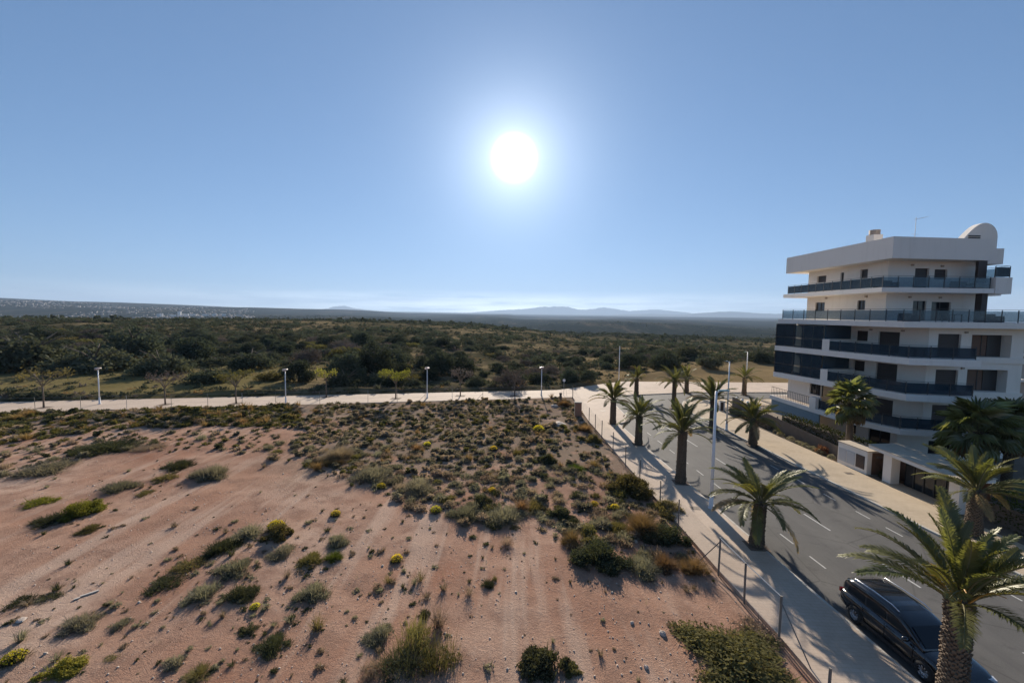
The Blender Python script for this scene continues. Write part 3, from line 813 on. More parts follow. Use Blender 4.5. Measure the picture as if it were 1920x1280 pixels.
# ------------------------------------------------------------------ fan palms in the garden
def fan_leaf(seed, nseg=22, L=1.05, pet=1.0):
    r = np.random.default_rng(seed); V, F = [], []
    c = np.array([pet, 0, 0.12])
    for k in range(nseg):
        a = R(-118 + 236 * k / (nseg - 1)); a2 = R(236 / (nseg - 1) * 0.52)
        l = L * (0.72 + 0.28 * math.cos(a * 0.8)) * r.uniform(0.9, 1.08)
        pl = 0.07 * (1 if k % 2 else -1)
        d = np.array([math.cos(a), math.sin(a), 0.0]); pr = np.array([-math.sin(a), math.cos(a), 0.0])
        w = l * 0.55 * math.tan(a2)
        m1 = c + d * l * 0.58 + np.array([0, 0, pl * 0.4]); tip = c + d * l * r.uniform(0.92, 1.0) + np.array([0, 0, -0.42 * l * r.uniform(0.5, 1.3)])
        n = len(V)
        V += [c, m1 + pr * w, tip + pr * 0.012, tip - pr * 0.012, m1 - pr * w]
        F += [(n, n + 4, n + 3, n + 2), (n, n + 2, n + 1, n)]
    F = [f if len(set(f)) == 4 else None for f in F]
    F2, V2 = [], list(V)
    for j in range(0, len(V), 5):
        F2.append((j, j + 4, j + 3, j + 2)); V2.append((np.array(V[j]) * 0.5 + np.array(V[j + 1]) * 0.5)); F2.append((j, j + 2, j + 1, len(V2) - 1))
    mb = MB(); mb.tube([(0, 0, 0), (pet * 0.5, 0, 0.1), (pet, 0, 0.12)], [0.03, 0.024, 0.018], 4, cap=False)
    return join((np.array(V2), np.array(F2)), (np.array(mb.v), np.array(mb.f)))
FANS = [np_mesh('fan_leaf', *fan_leaf(s), M_FAN) for s in range(4)]
FANS_DRY = [np_mesh('dead_leaf', *fan_leaf(s + 9), M_DRYFROND) for s in range(2)]
def fan_palm(x, y, h, label, nf=34, s=1.0, r0=0.24, seed=0, z0=0.1):
    t = thing('fan_palm', label, 'palm tree', (x, y, z0), 0, 'fan palms in the garden')
    mb = MB(); mb.lathe([(r0 * 1.5, -0.2), (r0 * 1.15, 0.4), (r0, 1.2), (r0 * 0.92, h), (r0 * 0.5, h + 0.3), (0.01, h + 0.4)], 14)
    part('trunk', mb, M_PTRUNK, t, True)
    sk = MB(); r = np.random.default_rng(seed)
    for i in range(int(h / 0.12)):
        for k in range(9):
            a = 2 * math.pi * (k + 0.5 * (i % 2)) / 9; z = 0.3 + i * 0.12; rad = r0 * 1.0
            sk.add([(math.cos(a - 0.3) * rad, math.sin(a - 0.3) * rad, z), (math.cos(a + 0.3) * rad, math.sin(a + 0.3) * rad, z), (math.cos(a) * (rad + 0.05), math.sin(a) * (rad + 0.05), z + 0.13)], [(0, 1, 2)])
    part('leaf_scars', sk, M_SCAR, t)['kind'] = 'stuff'
    for i in range(nf):
        f = i / (nf - 1); az = i * 2.39996
        el = R(82 - 118 * f + r.uniform(-8, 8))
        sz = s * r.uniform(0.85, 1.1)
        link('leaf', FANS[i % 4], t, (0, 0, h + 0.35 - 0.3 * f), (r.uniform(-0.35, 0.35), -el, az), (sz,) * 3)
    for i in range(9):
        az = i * 2.39996 + 0.6
        link('dead_leaf', FANS_DRY[i % 2], t, (math.cos(az) * r0 * 0.8, math.sin(az) * r0 * 0.8, h + 0.05), (r.uniform(-0.3, 0.3), R(r.uniform(58, 80)), az), (s * 0.85,) * 3)
    return t
fan_palm(31.75, 38.35, 5.3, 'fan palm growing behind the white meter box, in front of the balconies', 26, 1.15, 0.27, 1)
fan_palm(35.7, 31.3, 4.7, 'bushy fan palm rising behind the gate canopy near the picture edge', 30, 1.35, 0.3, 2)
fan_palm(39.6, 32.4, 4.8, 'fan palm cut off by the right picture edge', 26, 1.3, 0.3, 3)

# ------------------------------------------------------------------ hillside trees
def crown_geo(seed, rx, rz, n, size, lumps, z0, lump_r, flat=1.0):
    r = np.random.default_rng(seed)
    P = dome_pts(n, r, rx, rz, z0, 0.45, lumps, lump_r, flat)
    return rand_quads(P, size, r, aspect=1.3)
def trunk_mb(h, r, seed, limbs=4, spread=1.0):
    rr = np.random.default_rng(seed); mb = MB()
    mb.tube([(0, 0, -0.4), (0.05, 0.03, h * 0.5), (0.0, 0.1, h)], [r * 1.2, r, r * 0.6], 6)
    for k in range(limbs):
        a = 2 * math.pi * k / limbs + rr.uniform(-0.4, 0.4); z = h * rr.uniform(0.45, 0.9)
        mb.tube([(0, 0.03, z), (math.cos(a) * spread * 0.5, math.sin(a) * spread * 0.5, z + spread * 0.45), (math.cos(a) * spread, math.sin(a) * spread, z + spread * 0.8)], [r * 0.5, r * 0.35, r * 0.12], 5)
    return mb
TREES = []      # (crown mesh, trunk mesh): unit trees about 6 m wide
for s in range(4):   # round pines, crown nearly down to the ground
    V, F = crown_geo(20 + s, 2.35, 2.9, 3600, 0.20, 60, 0.45, 0.85)
    TREES.append((np_mesh('crown', V, F, M_PINE), trunk_mb(2.4, 0.16, s, 5, 1.5).mesh('trunk', M_BARK)))
for s in range(3):   # spreading carobs
    V, F = crown_geo(40 + s, 2.6, 1.9, 3600, 0.20, 64, 0.2, 0.8)
    TREES.append((np_mesh('crown', V, F, M_CAROB), trunk_mb(1.6, 0.18, s + 9, 6, 1.6).mesh('trunk', M_BARK)))
V, F = crown_geo(60, 2.4, 2.0, 2200, 0.15, 50, 0.3, 0.7); TREES.append((np_mesh('crown', V, F, M_BROWN), trunk_mb(1.5, 0.1, 30, 8, 1.5).mesh('trunk', M_TWIG)))
V, F = crown_geo(61, 2.4, 1.7, 2600, 0.18, 50, 0.3, 0.7); TREES.append((np_mesh('crown', V, F, M_OLIVE), trunk_mb(1.5, 0.1, 31, 7, 1.4).mesh('trunk', M_TWIG)))
def hill_tree(x, y, w, hgt, ty, label, cat='tree', group='trees on the hillside'):
    nm = ('pine_tree', 'carob_tree', 'bare_tree', 'olive_tree')[0 if ty < 4 else 1 if ty < 7 else ty - 5]
    t = thing(nm, label, cat, (x, y, tz(x, y) - 0.1), random.uniform(0, 6.28), group)
    s = w / 6.0
    t.scale = (s, s, s * hgt)
    link('crown', TREES[ty][0], t); link('trunk', TREES[ty][1], t)
    return t
# the trees that stand out, read off the photograph: pixel of the foot, width in pixels, height factor, kind
key_trees = [
    (650, 716, 92, 1.15, 0, 'dense dark pine behind the promenade, next to the yellow-green street tree'),
    (704, 705, 95, 1.25, 1, 'tallest dark round pine behind the promenade left of the middle'),
    (826, 702, 78, 1.1, 2, 'dark pine pair member behind the dry grass patch, left one'),
    (868, 700, 60, 1.05, 3, 'dark pine pair member behind the dry grass patch, right one'),
    (893, 724, 50, 1.05, 4, 'compact round carob beside the promenade, right of the dry grass patch'),
    (955, 722, 80, 0.9, 7, 'purplish bare tree at the promenade edge right of the compact round carob'),
    (1068, 716, 52, 1.05, 1, 'round dark pine beside the small white sign'),
    (1102, 716, 46, 1.0, 2, 'round dark pine just left of the thin white lamp post at the corner'),
    (1010, 716, 58, 0.95, 5, 'dark carob behind the rightmost promenade lamp'),
    (560, 714, 76, 1.0, 0, 'dark pine behind the second promenade lamp'),
    (508, 712, 64, 0.85, 8, 'pale olive tree left of the second promenade lamp'),
    (395, 716, 95, 0.8, 5, 'broad carob behind the straw-coloured bare street tree'),
    (300, 700, 110, 0.95, 4, 'broad dark carob behind the meadow, right of the first promenade lamp'),
    (180, 694, 150, 0.8, 6, 'wide spreading carob at the back edge of the meadow'),
    (60, 690, 190, 0.8, 4, 'wide spreading carob at the far left behind the meadow'),
    (250, 672, 120, 0.9, 1, 'dark pine crown above the meadow carobs'),
    (365, 678, 95, 0.95, 2, 'dark pine up the slope behind the broad carob'),
    (470, 690, 100, 0.85, 5, 'carob up the slope left of the bare purplish thicket'),
    (575, 680, 80, 0.95, 7, 'bare purplish tree among the green ones on the slope'),
    (1245, 690, 70, 0.9, 3, 'dark pine above the far corner palms'),
    (1180, 690, 62, 0.9, 0, 'dark pine right of the thin corner lamp post, up the slope'),
    (1330, 686, 60, 0.85, 5, 'dark carob beyond the bend, above the far palms'),
    (1300, 672, 80, 0.8, 6, 'wide dark carob up the slope beyond the bend'),
    (1425, 676, 66, 0.8, 4, 'dark carob beside the left end of the apartment block'),
    (770, 715, 60, 0.8, 8, 'pale olive tree right of the yellow-green street tree'),
]
taken = []
for px, py, w, hg, ty, lab in key_trees:
    x, y = ray_ground(px, py)
    if y > 170: y = 170; x = (px - 960) / FPX * y
    wm = w * mpp(y)
    hill_tree(x, y, wm, hg, ty, lab)
    taken.append((x, y, wm * 0.42))
_tr = np.random.default_rng(21)
labs = {0: 'round dark pine among the mixed trees of the hillside', 1: 'low spreading carob among the mixed trees of the hillside', 2: 'bare purplish tree among the greener trees of the hillside', 3: 'pale olive-green tree among the darker trees of the hillside'}
cnt = 0; tries = 0; many = []
def lateral(y): return (-1.33 * y, 0.80 * y)
def tree_ok(x, y):
    if x < -34 and y < 98 + 6 * math.sin(x * 0.1): return False          # the meadow
    if y < float(prom_far(x)) + 6: return False
    if -16 < x < -2 and y < 84: return False                              # dry grass patch
    if x > 18 and y < 98: return False
    return True
while cnt < 272 and tries < 12000:
    tries += 1
    y = 72 + 92 * _tr.random() ** 1.15
    lo, hi = lateral(y); x = _tr.uniform(lo, min(hi, 110))
    if not tree_ok(x, y): continue
    if x > -20 + 0.1 * y and _tr.random() < 0.45: continue
    w = _tr.uniform(2.8, 6.5) if x > -22 else _tr.uniform(5.0, 11.5)
    if any((x - a) ** 2 + (y - b) ** 2 < (c + w * 0.24) ** 2 for a, b, c in taken): continue
    taken.append((x, y, w * 0.36))
    p = _tr.random()
    ty = int(_tr.integers(0, 4)) if p < 0.38 else int(_tr.integers(4, 7)) if p < 0.76 else 7 if p < 0.89 else 8
    ot = hill_tree(x, y, w, _tr.uniform(0.55, 0.9), ty, labs[0 if ty < 4 else 1 if ty < 7 else ty - 5],
              group=('pines', 'carobs', 'bare trees', 'olive trees')[0 if ty < 4 else 1 if ty < 7 else ty - 5] + ' scattered over the hillside')
    many.append((ot, ('round dark pine', 'low spreading carob', 'bare purplish tree', 'pale olive tree')[0 if ty < 4 else 1 if ty < 7 else ty - 5]))
    cnt += 1
single_out(many, '%s on the slope, %s in line with the %s')
# the rest of the wood, farther than one can tell the trees apart
def wood(name, n, y0, y1, quads_n, size, mat, wr, seed, power=1.6, dens=None, xr=None):
    r = np.random.default_rng(seed)
    protos = [crown_geo(seed + s, 0.46, 0.48, quads_n, size, 14, 0.1, 0.17) for s in range(4)]
    items = []
    while len(items) < n:
        y = y0 + (y1 - y0) * r.random() ** power
        lo, hi = (-1.4 * y, 1.3 * y) if xr is None else xr
        x = r.uniform(lo, hi)
        if y < 180 and not tree_ok(x, y): continue
        if dens is not None and r.random() > dens(x, y): continue
        w = r.uniform(*wr) * (1 + 0.0004 * y)
        items.append((int(r.integers(0, 4)), x, y, tz(x, y) - 0.1 * w, w, w * r.uniform(0.5, 0.9), r.uniform(0, 6.3)))
    return merged(name, protos, items, mat)
patchy2 = lambda x, y: (0.12 if x > -30 else 0.6) + 0.55 * float(sst(wob(x, y, 14, off=2), -0.5, 0.5))
patchy = lambda x, y: 0.12 + 0.88 * float(sst(wob(x, y, 26, off=2), -0.5, 0.5))
o = wood('forest', 900, 92, 260, 150, 0.085, M_PINE, (3.0, 6.5), 71, 1.0, patchy2); tag(o, 'dark pines filling the slope between the nearer trees', 'forest')
o = wood('forest', 900, 88, 260, 140, 0.085, M_CAROB, (2.4, 6.0), 72, 1.0, patchy2); tag(o, 'olive green carobs filling the slope between the nearer trees', 'forest')
o = wood('forest', 1500, 230, 760, 70, 0.13, M_PINE, (3.5, 7.5), 70, 1.2, patchy); tag(o, 'dark green wood covering the plateau behind the nearer trees', 'forest')
o = wood('forest', 1400, 220, 900, 60, 0.13, M_CAROB, (2.6, 6.0), 80, 1.3, patchy); tag(o, 'olive green scrub wood mixed into the pines on the plateau', 'forest')
o = wood('forest', 500, 120, 600, 70, 0.11, M_BROWN, (2.0, 4.5), 90, 1.3, patchy); tag(o, 'grey-purple leafless thicket between the hillside trees', 'thicket')
o = wood('forest', 4300, 380, 3000, 26, 0.22, M_PINE, (5, 11), 95, 1.3, lambda x, y: 0.05 + 0.95 * float(sst(wob(x, y, 110, off=8), -0.6, 0.5))); tag(o, 'dark tree belts of the low plain behind the plateau', 'forest')
# low scrub between the hillside trees
def low_scrub(name, n, y0, y1, mat, wr, seed, label, power=1.5):
    r = np.random.default_rng(seed)
    protos = [join(blades(9, r, 0.6, 1.0, 0.07, 0.3, (20, 80), 0.1), rand_quads(dome_pts(24, r, 0.5, 0.42, 0, 0.3, 7, 0.2), 0.17, r)) for s in range(4)]
    items = []
    while len(items) < n:
        y = y0 + (y1 - y0) * r.random() ** power
        x = r.uniform(-1.35 * y, 0.9 * y)
        if y < float(prom_far(x)) + 0.9: continue
        if x < -34 and y < 96 and r.random() < 0.7 and y > float(prom_far(x)) + 5: continue
        if x > 12 and y < float(prom_far(x)) + 4: continue
        w = r.uniform(*wr)
        items.append((int(r.integers(0, 4)), x, y, tz(x, y) - 0.05, w, w * r.uniform(0.5, 0.95), r.uniform(0, 6.3)))
    return tag(merged(name, protos, items, mat), label, 'scrub')
low_scrub('undergrowth', 1500, 58, 330, SH['hill_olive'], (0.7, 2.2), 31, 'olive undergrowth covering the slope behind the promenade')
low_scrub('undergrowth', 3600, 58, 330, SH['hill_dark'], (0.7, 2.2), 32, 'dark green undergrowth covering the slope behind the promenade')
low_scrub('undergrowth', 2000, 58, 300, SH['gold'], (0.3, 1.0), 33, 'straw-coloured dry grass between the bushes behind the promenade')
low_scrub('undergrowth', 1500, 58, 300, M_BROWN, (0.6, 1.8), 34, 'grey-brown dry scrub between the bushes behind the promenade')
# ================================================================== SHRUBS ON THE LOT
# photo pixel of the foot, width in pixels, shape, colour, height factor, label
lot = [
    (385, 900, 82, 'mound', 'grey', 0.9, 'large grey rounded shrub alone on the bare red soil beside a dark low one'),
    (327, 880, 70, 'low', 'dark', 0.8, 'dark low shrub just up-left of the large grey rounded shrub'),
    (128, 975, 92, 'bush', 'broom', 0.8, 'large yellow-green broom bush on the left of the lot'),
    (55, 950, 70, 'low', 'broom', 0.8, 'low yellow-green patch left of the large broom bush'),
    (85, 985, 95, 'low', 'dark', 0.7, 'dark low thicket at the foot of the large broom bush'),
    (160, 998, 55, 'mound', 'olive', 0.6, 'small olive shrub below the large broom bush'),
    (208, 922, 72, 'low', 'grey', 1.0, 'grey-green shrub strip right of the large broom bush'),
    (302, 903, 55, 'low', 'olive', 0.9, 'olive low shrub left of the large grey rounded shrub'),
    (262, 932, 44, 'low', 'olive', 0.8, 'small olive shrub below the olive low one on the bare soil'),
    (55, 893, 120, 'low', 'grey', 0.8, 'wide dark grey shrub bank near the left picture edge'),
    (175, 850, 130, 'low', 'dark', 0.6, 'long low dark shrub bank on the left near the back strip'),
    (272, 846, 70, 'low', 'dry', 0.6, 'brownish low shrub right of the long low dark bank'),
    (430, 1082, 84, 'mound', 'grey', 0.8, 'grey shrub at the top right of the dark shrub cluster on the lot'),
    (368, 1128, 82, 'mound', 'grey', 0.75, 'grey-blue shrub in the middle of the dark shrub cluster on the lot'),
    (436, 1128, 78, 'mound', 'dark', 0.75, 'dark shrub at the lower right of the dark shrub cluster on the lot'),
    (300, 1106, 84, 'low', 'dark', 0.9, 'dark shrub at the lower left of the dark shrub cluster on the lot'),
    (345, 1072, 80, 'low', 'olive', 0.8, 'olive shrub at the upper left of the dark shrub cluster on the lot'),
    (400, 1042, 90, 'mound', 'dark', 0.6, 'dark shrub at the top of the dark shrub cluster on the lot'),
    (458, 1012, 80, 'mound', 'grey', 0.75, 'grey shrub between the dark cluster and the yellow-topped bush'),
    (512, 1015, 66, 'bush', 'olive', 1.0, 'olive bush with a yellow crown of flowers above the bare soil'),
    (525, 1045, 66, 'mound', 'grey', 0.75, 'grey shrub below the yellow-crowned olive bush'),
    (575, 1062, 60, 'mound', 'olive', 0.8, 'olive shrub left of the bright green tuft'),
    (622, 1053, 40, 'grass', 'green', 0.7, 'bright fresh green grassy tuft on the bare soil'),
    (628, 1022, 55, 'mound', 'grey', 0.8, 'grey shrub right behind the bright green tuft'),
    (580, 1126, 78, 'mound', 'grey', 0.85, 'round grey shrub below the bright green tuft'),
    (500, 1228, 82, 'mound', 'dark', 0.75, 'dark grey-green shrub near the bottom edge left of the middle'),
    (463, 1190, 46, 'mound', 'dark', 0.8, 'small dark shrub above the dark grey-green one at the bottom edge'),
    (590, 1190, 52, 'twig', 'olive', 1.0, 'thin twiggy shrub right of the dark shrub at the bottom edge'),
    (132, 1185, 92, 'mound', 'grey', 0.75, 'grey shrub at lower left on bare red soil'),
    (215, 1182, 52, 'mound', 'grey', 0.75, 'small grey shrub right of the grey one at lower left'),
    (28, 1138, 70, 'low', 'dark', 0.8, 'dark shrub touching the left picture edge'),
    (82, 1128, 56, 'low', 'dark', 0.8, 'dark shrub next to the one touching the left picture edge'),
    (90, 1276, 100, 'bush', 'broom', 0.7, 'yellow-green broom in the bottom left corner'),
    (320, 1255, 56, 'mound', 'grey', 1.0, 'grey shrub at the bottom edge below the dark cluster'),
    (362, 1278, 60, 'grass', 'olive', 0.7, 'olive grassy shrub cut by the bottom edge'),
    (710, 1203, 70, 'mound', 'grey', 0.8, 'grey shrub left of the tall green weeds'),
    (772, 1222, 90, 'tall', 'olive', 0.75, 'tall green weeds in the middle of the bottom edge'),
    (745, 1278, 110, 'tall', 'dark', 0.6, 'dark tall weeds cut by the bottom edge'),
    (825, 1262, 90, 'tall', 'olive', 0.7, 'olive tall weeds right of the dark ones at the bottom edge'),
    (820, 1185, 60, 'twig', 'dry', 0.9, 'dry straggly weed above the tall green weeds'),
    (794, 1160, 28, 'grass', 'dark', 1.0, 'single upright dark weed above the tall green weeds'),
    (912, 1103, 28, 'grass', 'dark', 0.9, 'small isolated dark green tuft in the bare middle of the lot'),
    (927, 1090, 14, 'tall', 'olive', 1.2, 'thin upright weed beside the small isolated tuft'),
    (950, 1028, 46, 'twig', 'dry', 0.5, 'spiky dry weed with forked shoots on bare soil'),
    (785, 1095, 36, 'twig', 'olive', 0.9, 'leaning twiggy weed in the bare middle of the lot'),
    (725, 1098, 30, 'twig', 'olive', 0.9, 'small twiggy weed below the flowering yellow cushion'),
    (878, 1130 - 10, 34, 'twig', 'dry', 0.9, 'dry star-shaped weed left of the small isolated tuft'),
    (1028, 1276, 112, 'bush', 'dark', 0.85, 'big rounded dark green bush at the bottom edge of the lot'),
    (1076, 1270, 44, 'bush', 'olive', 0.8, 'small olive bush leaning on the big rounded dark bush'),
    (1412, 1292, 300, 'bush', 'olive', 0.3, 'wide green bush mass in the corner below the fence posts'),
    (1430, 1205, 110, 'low', 'dry', 0.7, 'dry brown shrub below the last fence posts'),
    (1135, 1068, 130, 'bush', 'dark', 0.65, 'large dark green bush at the right front of the thicket'),
    (1210, 1080, 90, 'mound', 'grey', 0.7, 'grey-green shrub right of the large dark bush'),
    (1074, 1022, 48, 'grass', 'gold', 0.9, 'golden grass tuft left of the large dark bush'),
    (1185, 930, 110, 'bush', 'olive', 0.75, 'olive bush against the fence, uppermost of the tall ones'),
    (1212, 1008, 80, 'grass', 'gold', 1.0, 'tall golden grass clump beside the fence'),
    (1262, 1028, 110, 'bush', 'dark', 0.7, 'dark bush against the fence below the golden clump'),
    (1255, 970, 90, 'bush', 'olive', 0.7, 'olive bush against the fence between two others'),
    (1252, 1072, 58, 'grass', 'gold', 0.9, 'golden grass tuft in front of the dark bush by the fence'),
    (1312, 1082, 66, 'grass', 'gold', 0.9, 'golden grass tuft at the foot of the braced fence post'),
    (1055, 975, 60, 'bush', 'dark', 0.7, 'dark round bush in the lower thicket'),
    (900, 950, 50, 'bush', 'dark', 0.7, 'dark round bush at the lower middle of the thicket'),
    (945, 985, 90, 'mound', 'grey', 0.7, 'grey shrub at the lower edge of the thicket'),
    (870, 975, 70, 'mound', 'grey', 0.7, 'grey shrub left of the lower edge of the thicket'),
    (1005, 960, 60, 'mound', 'olive', 0.7, 'olive shrub in the lower thicket'),
    (780, 925, 80, 'mound', 'grey', 0.75, 'grey shrub at the left front of the thicket'),
    (690, 905, 90, 'mound', 'grey', 0.75, 'grey shrub at the left corner of the thicket'),
    (628, 868, 70, 'grass', 'dry', 0.8, 'dry grass clump in the left thicket'),
    (1025, 870, 44, 'bush', 'dark', 0.9, 'dark upright bush in the middle of the thicket'),
    (1080, 885, 40, 'grass', 'green', 0.5, 'fresh green patch near the right of the thicket'),
    (1058, 764, 30, 'grass', 'gold', 0.8, 'golden grass by the brick pillar'),
    (1100, 812, 34, 'grass', 'gold', 0.9, 'golden grass strip below the brick pillar'),
    (1114, 832, 40, 'bush', 'olive', 0.8, 'olive bush at the fence below the brick pillar'),
    (1140, 1020, 12, 'grass', 'green', 0.8, 'tiny bright green sprout beside the large dark bush'),
    (205, 1240, 40, 'low', 'olive', 0.7, 'low olive weed at lower left'),
    (1160, 1000, 60, 'mound', 'olive', 0.8, 'olive shrub behind the large dark bush'),
    (690, 1275, 60, 'tall', 'dry', 0.6, 'dry weeds at the bottom edge left of the tall ones'),
]
YEL = [
    (742, 1056, 32, 'round yellow-flowered cushion on bare soil in the middle of the lot'),
    (713, 918, 24, 'yellow-flowered cushion at the left edge of the thicket'),
    (816, 964, 30, 'yellow-flowered cushion at the lower edge of the thicket'),
    (922, 925, 22, 'small yellow-flowered cushion in the middle of the thicket'),
    (1115, 952, 24, 'small yellow-flowered cushion near the fence, left of its twin'),
    (1154, 958, 26, 'small yellow-flowered cushion near the fence, right of its twin'),
    (475, 1145, 26, 'yellow-flowered weed below the dark shrub cluster'),
    (14, 1250, 54, 'bright yellow-flowered cushion in the bottom left corner'),
    (627, 970, 26, 'olive cushion with yellow top on bare soil left of the thicket'),
    (800, 838, 20, 'tiny yellow flower cushion far up the thicket'),
    (925, 846, 20, 'tiny yellow flower cushion far up the middle thicket'),
    (512, 998, 44, 'yellow flower crown over the olive bush'),
    (1010, 812, 30, 'yellowish flower patch at the upper right of the thicket'),
]
used_xy = []
for i, (px, py, w, shp, colr, hf, lab) in enumerate(lot):
    x, y = ray_ground(px, py - 2)
    wm = w * mpp(y) / (1 + 0.25 * abs(px - 960) / 960)
    o = tag(link('shrub' if shp not in ('grass', 'tall', 'twig') else 'grass_tuft' if shp == 'grass' else 'weed', shrub_mesh(shp, colr, i % 3, 1.6 if wm < 1.0 else 3.0 if wm < 2.2 else 7.0)), lab, 'shrub' if shp not in ('grass', 'tall', 'twig') else 'grass' if shp == 'grass' else 'weed')
    o.location = (x, y + wm * 0.25, tz(x, y) - 0.03); o.rotation_euler = (0, 0, random.uniform(0, 6.28))
    hs = wm * hf * {'mound': 1.0, 'bush': 1.15, 'grass': 0.85, 'low': 0.95, 'twig': 0.9, 'tall': 0.8}[shp]
    o.scale = (wm, wm, hs)
    used_xy.append((x, y + wm * 0.25, wm * 0.5))
for i, (px, py, w, lab) in enumerate(YEL):
    x, y = ray_ground(px, py - 2); wm = 0.85 * w * mpp(y)
    o = tag(link('flowering_cushion', shrub_mesh('mound', 'dark', i % 3, 0.7)), lab, 'shrub', 'yellow-flowered cushions on the lot')
    o.location = (x, y + wm * 0.25, tz(x, y) - 0.02); o.rotation_euler = (0, 0, i); o.scale = (wm,) * 3
    link('flowers', shrub_mesh('flowers', 'yellow', i % 3), o)
    used_xy.append((x, y, wm * 0.5))

# clumps of the thicket: the nearest are things, the rest one mass
def in_poly(px, py, poly):
    c = False; n = len(poly)
    for i in range(n):
        x1, y1 = poly[i]; x2, y2 = poly[(i + 1) % n]
        if (y1 > py) != (y2 > py) and px < (x2 - x1) * (py - y1) / (y2 - y1) + x1: c = not c
    return c
THICK = [gp(*p) for p in ((545, 872), (610, 895), (700, 915), (760, 960), (860, 990), (960, 1003), (1060, 1010), (1130, 1070), (1235, 1085), (1320, 1085), (1290, 1030), (1225, 940), (1150, 880), (1112, 830), (1082, 762), (1050, 745), (800, 752), (600, 757), (555, 800))]
BACK = [gp(*p) for p in ((562, 806), (400, 800), (250, 806), (160, 815), (0, 836), (-60, 842), (-60, 762), (0, 760), (300, 757), (560, 757))]
DRIFT = [gp(*p) for p in ((0, 840), (240, 812), (520, 806), (540, 870), (400, 850), (250, 850), (120, 868), (0, 900))]
_lr = np.random.default_rng(55)
clumps = []
def scatter(poly, n, wr, mind, kinds):
    xs = [p[0] for p in poly]; ys = [p[1] for p in poly]; k = 0; tries = 0
    pts = []
    while k < n and tries < n * 60:
        tries += 1
        x, y = _lr.uniform(min(xs), max(xs)), _lr.uniform(min(ys), max(ys))
        if not in_poly(x, y, poly) or x > float(fence_x(y)) - 0.55 or y > float(prom_near(x)) - 0.45: continue
        if wob(x, y, 2.6, off=7) < -0.62 and _lr.random() < 0.75: continue
        w = _lr.uniform(*wr)
        if any((x - a) ** 2 + (y - b) ** 2 < (mind * (w + c)) ** 2 for a, b, c in pts[-260:]): continue
        if any((x - a) ** 2 + (y - b) ** 2 < (c * 0.8) ** 2 for a, b, c in used_xy): continue
        q = _lr.random(); s = 0
        for kk, pr in kinds:
            s += pr
            if q <= s: break
        pts.append((x, y, w)); clumps.append((x, y, w, kk)); k += 1
scatter(THICK, 1900, (0.45, 1.2), 0.25, (('grey', 0.50), ('dry', 0.29), ('olive', 0.11), ('dark', 0.07), ('gold', 0.03)))
scatter(BACK, 900, (0.5, 1.4), 0.26, (('olive', 0.42), ('grey', 0.16), ('dark', 0.22), ('gold', 0.08), ('dry', 0.12)))
scatter(DRIFT, 120, (0.4, 1.3), 0.5, (('grey', 0.45), ('dark', 0.25), ('olive', 0.2), ('dry', 0.1)))
clumps.sort(key=lambda c: c[1] / c[2])
CL = {'grey': 'grey-green scrub clump in the dense thicket on the lot', 'dry': 'brownish dry clump in the dense scrub on the lot', 'olive': 'olive-green clump in the dense scrub on the lot',
      'dark': 'dark green clump in the dense scrub on the lot', 'gold': 'golden dry grass clump in the dense scrub on the lot'}
clump_obs = []
CLS = {'grey': 'grey-green clump', 'dry': 'brownish dry clump', 'olive': 'olive clump', 'dark': 'dark green clump', 'gold': 'golden grass clump'}
for i, (x, y, w, kk) in enumerate(clumps[:290]):
    shp = 'grass' if kk == 'gold' else ('mound', 'low', 'mound', 'bush')[i % 4]
    o = tag(link('scrub_clump', shrub_mesh(shp, kk, i % 3, 0.6)), CL[kk], 'shrub', kk + ' clumps of the thicket')
    o.location = (x, y, tz(x, y) - 0.02); o.rotation_euler = (0, 0, _lr.uniform(0, 6.28)); o.scale = (w, w, w * _lr.uniform(0.6, 1.0))
    clump_obs.append((o, CLS[kk]))
single_out(clump_obs, '%s on the lot, %s in line with the %s')
rest = clumps[290:]
for kk in CL:
    r = np.random.default_rng(len(kk))
    pro = [shrub_geo('grass' if kk == 'gold' else s, 300 + j, 0.11) for j, s in enumerate(('mound', 'low', 'mound', 'bush'))]
    it = [(j, x, y, tz(x, y) - 0.02, w, w * _lr.uniform(0.6, 1.0), _lr.uniform(0, 6.28)) for j, (x, y, w, k2) in enumerate(rest) if k2 == kk]
    if it: tag(merged('undergrowth', pro, it, SH[kk]), CL[kk].replace('clump', 'mass') + ' towards the promenade', 'scrub')
# sprouts on the bare soil, thicker round the larger shrubs
r = np.random.default_rng(77)
it = []
while len(it) < 1250:
    if r.random() < 0.62:
        a = used_xy[int(r.integers(0, len(used_xy)))]; x = a[0] + r.normal(0, a[2] + 1.0); y = a[1] + r.normal(0, a[2] + 1.0)
    else:
        y = 10 + 42 * r.random() ** 1.1; x = r.uniform(-1.25 * y, 10)
    if y < 9: continue
    if x > float(fence_x(y)) - 0.5 or y > float(prom_near(x)) - 1: continue
    if wob(x, y, 3.5, off=4) < -0.2 and r.random() < 0.7: continue
    w = 0.12 + 0.42 * r.random() ** 2
    it.append((int(r.integers(0, 4)), x, y, tz(x, y) - 0.01, w, w * r.uniform(0.5, 1.1), r.uniform(0, 6.28)))
pro = [shrub_geo(s, 400 + j, 0.16) for j, s in enumerate(('mound', 'low', 'twig', 'grass'))]
h = len(it) // 3
tag(merged('weeds', pro, it[:h], SH['dark']), 'small dark green sprouts dotted over the bare soil', 'weeds')
tag(merged('weeds', pro, it[2 * h:], SH['grey']), 'small grey sprouts dotted over the bare soil', 'weeds')
tag(merged('weeds', pro, it[h:2 * h], SH['dry']), 'small dry sprouts dotted over the bare soil', 'weeds')
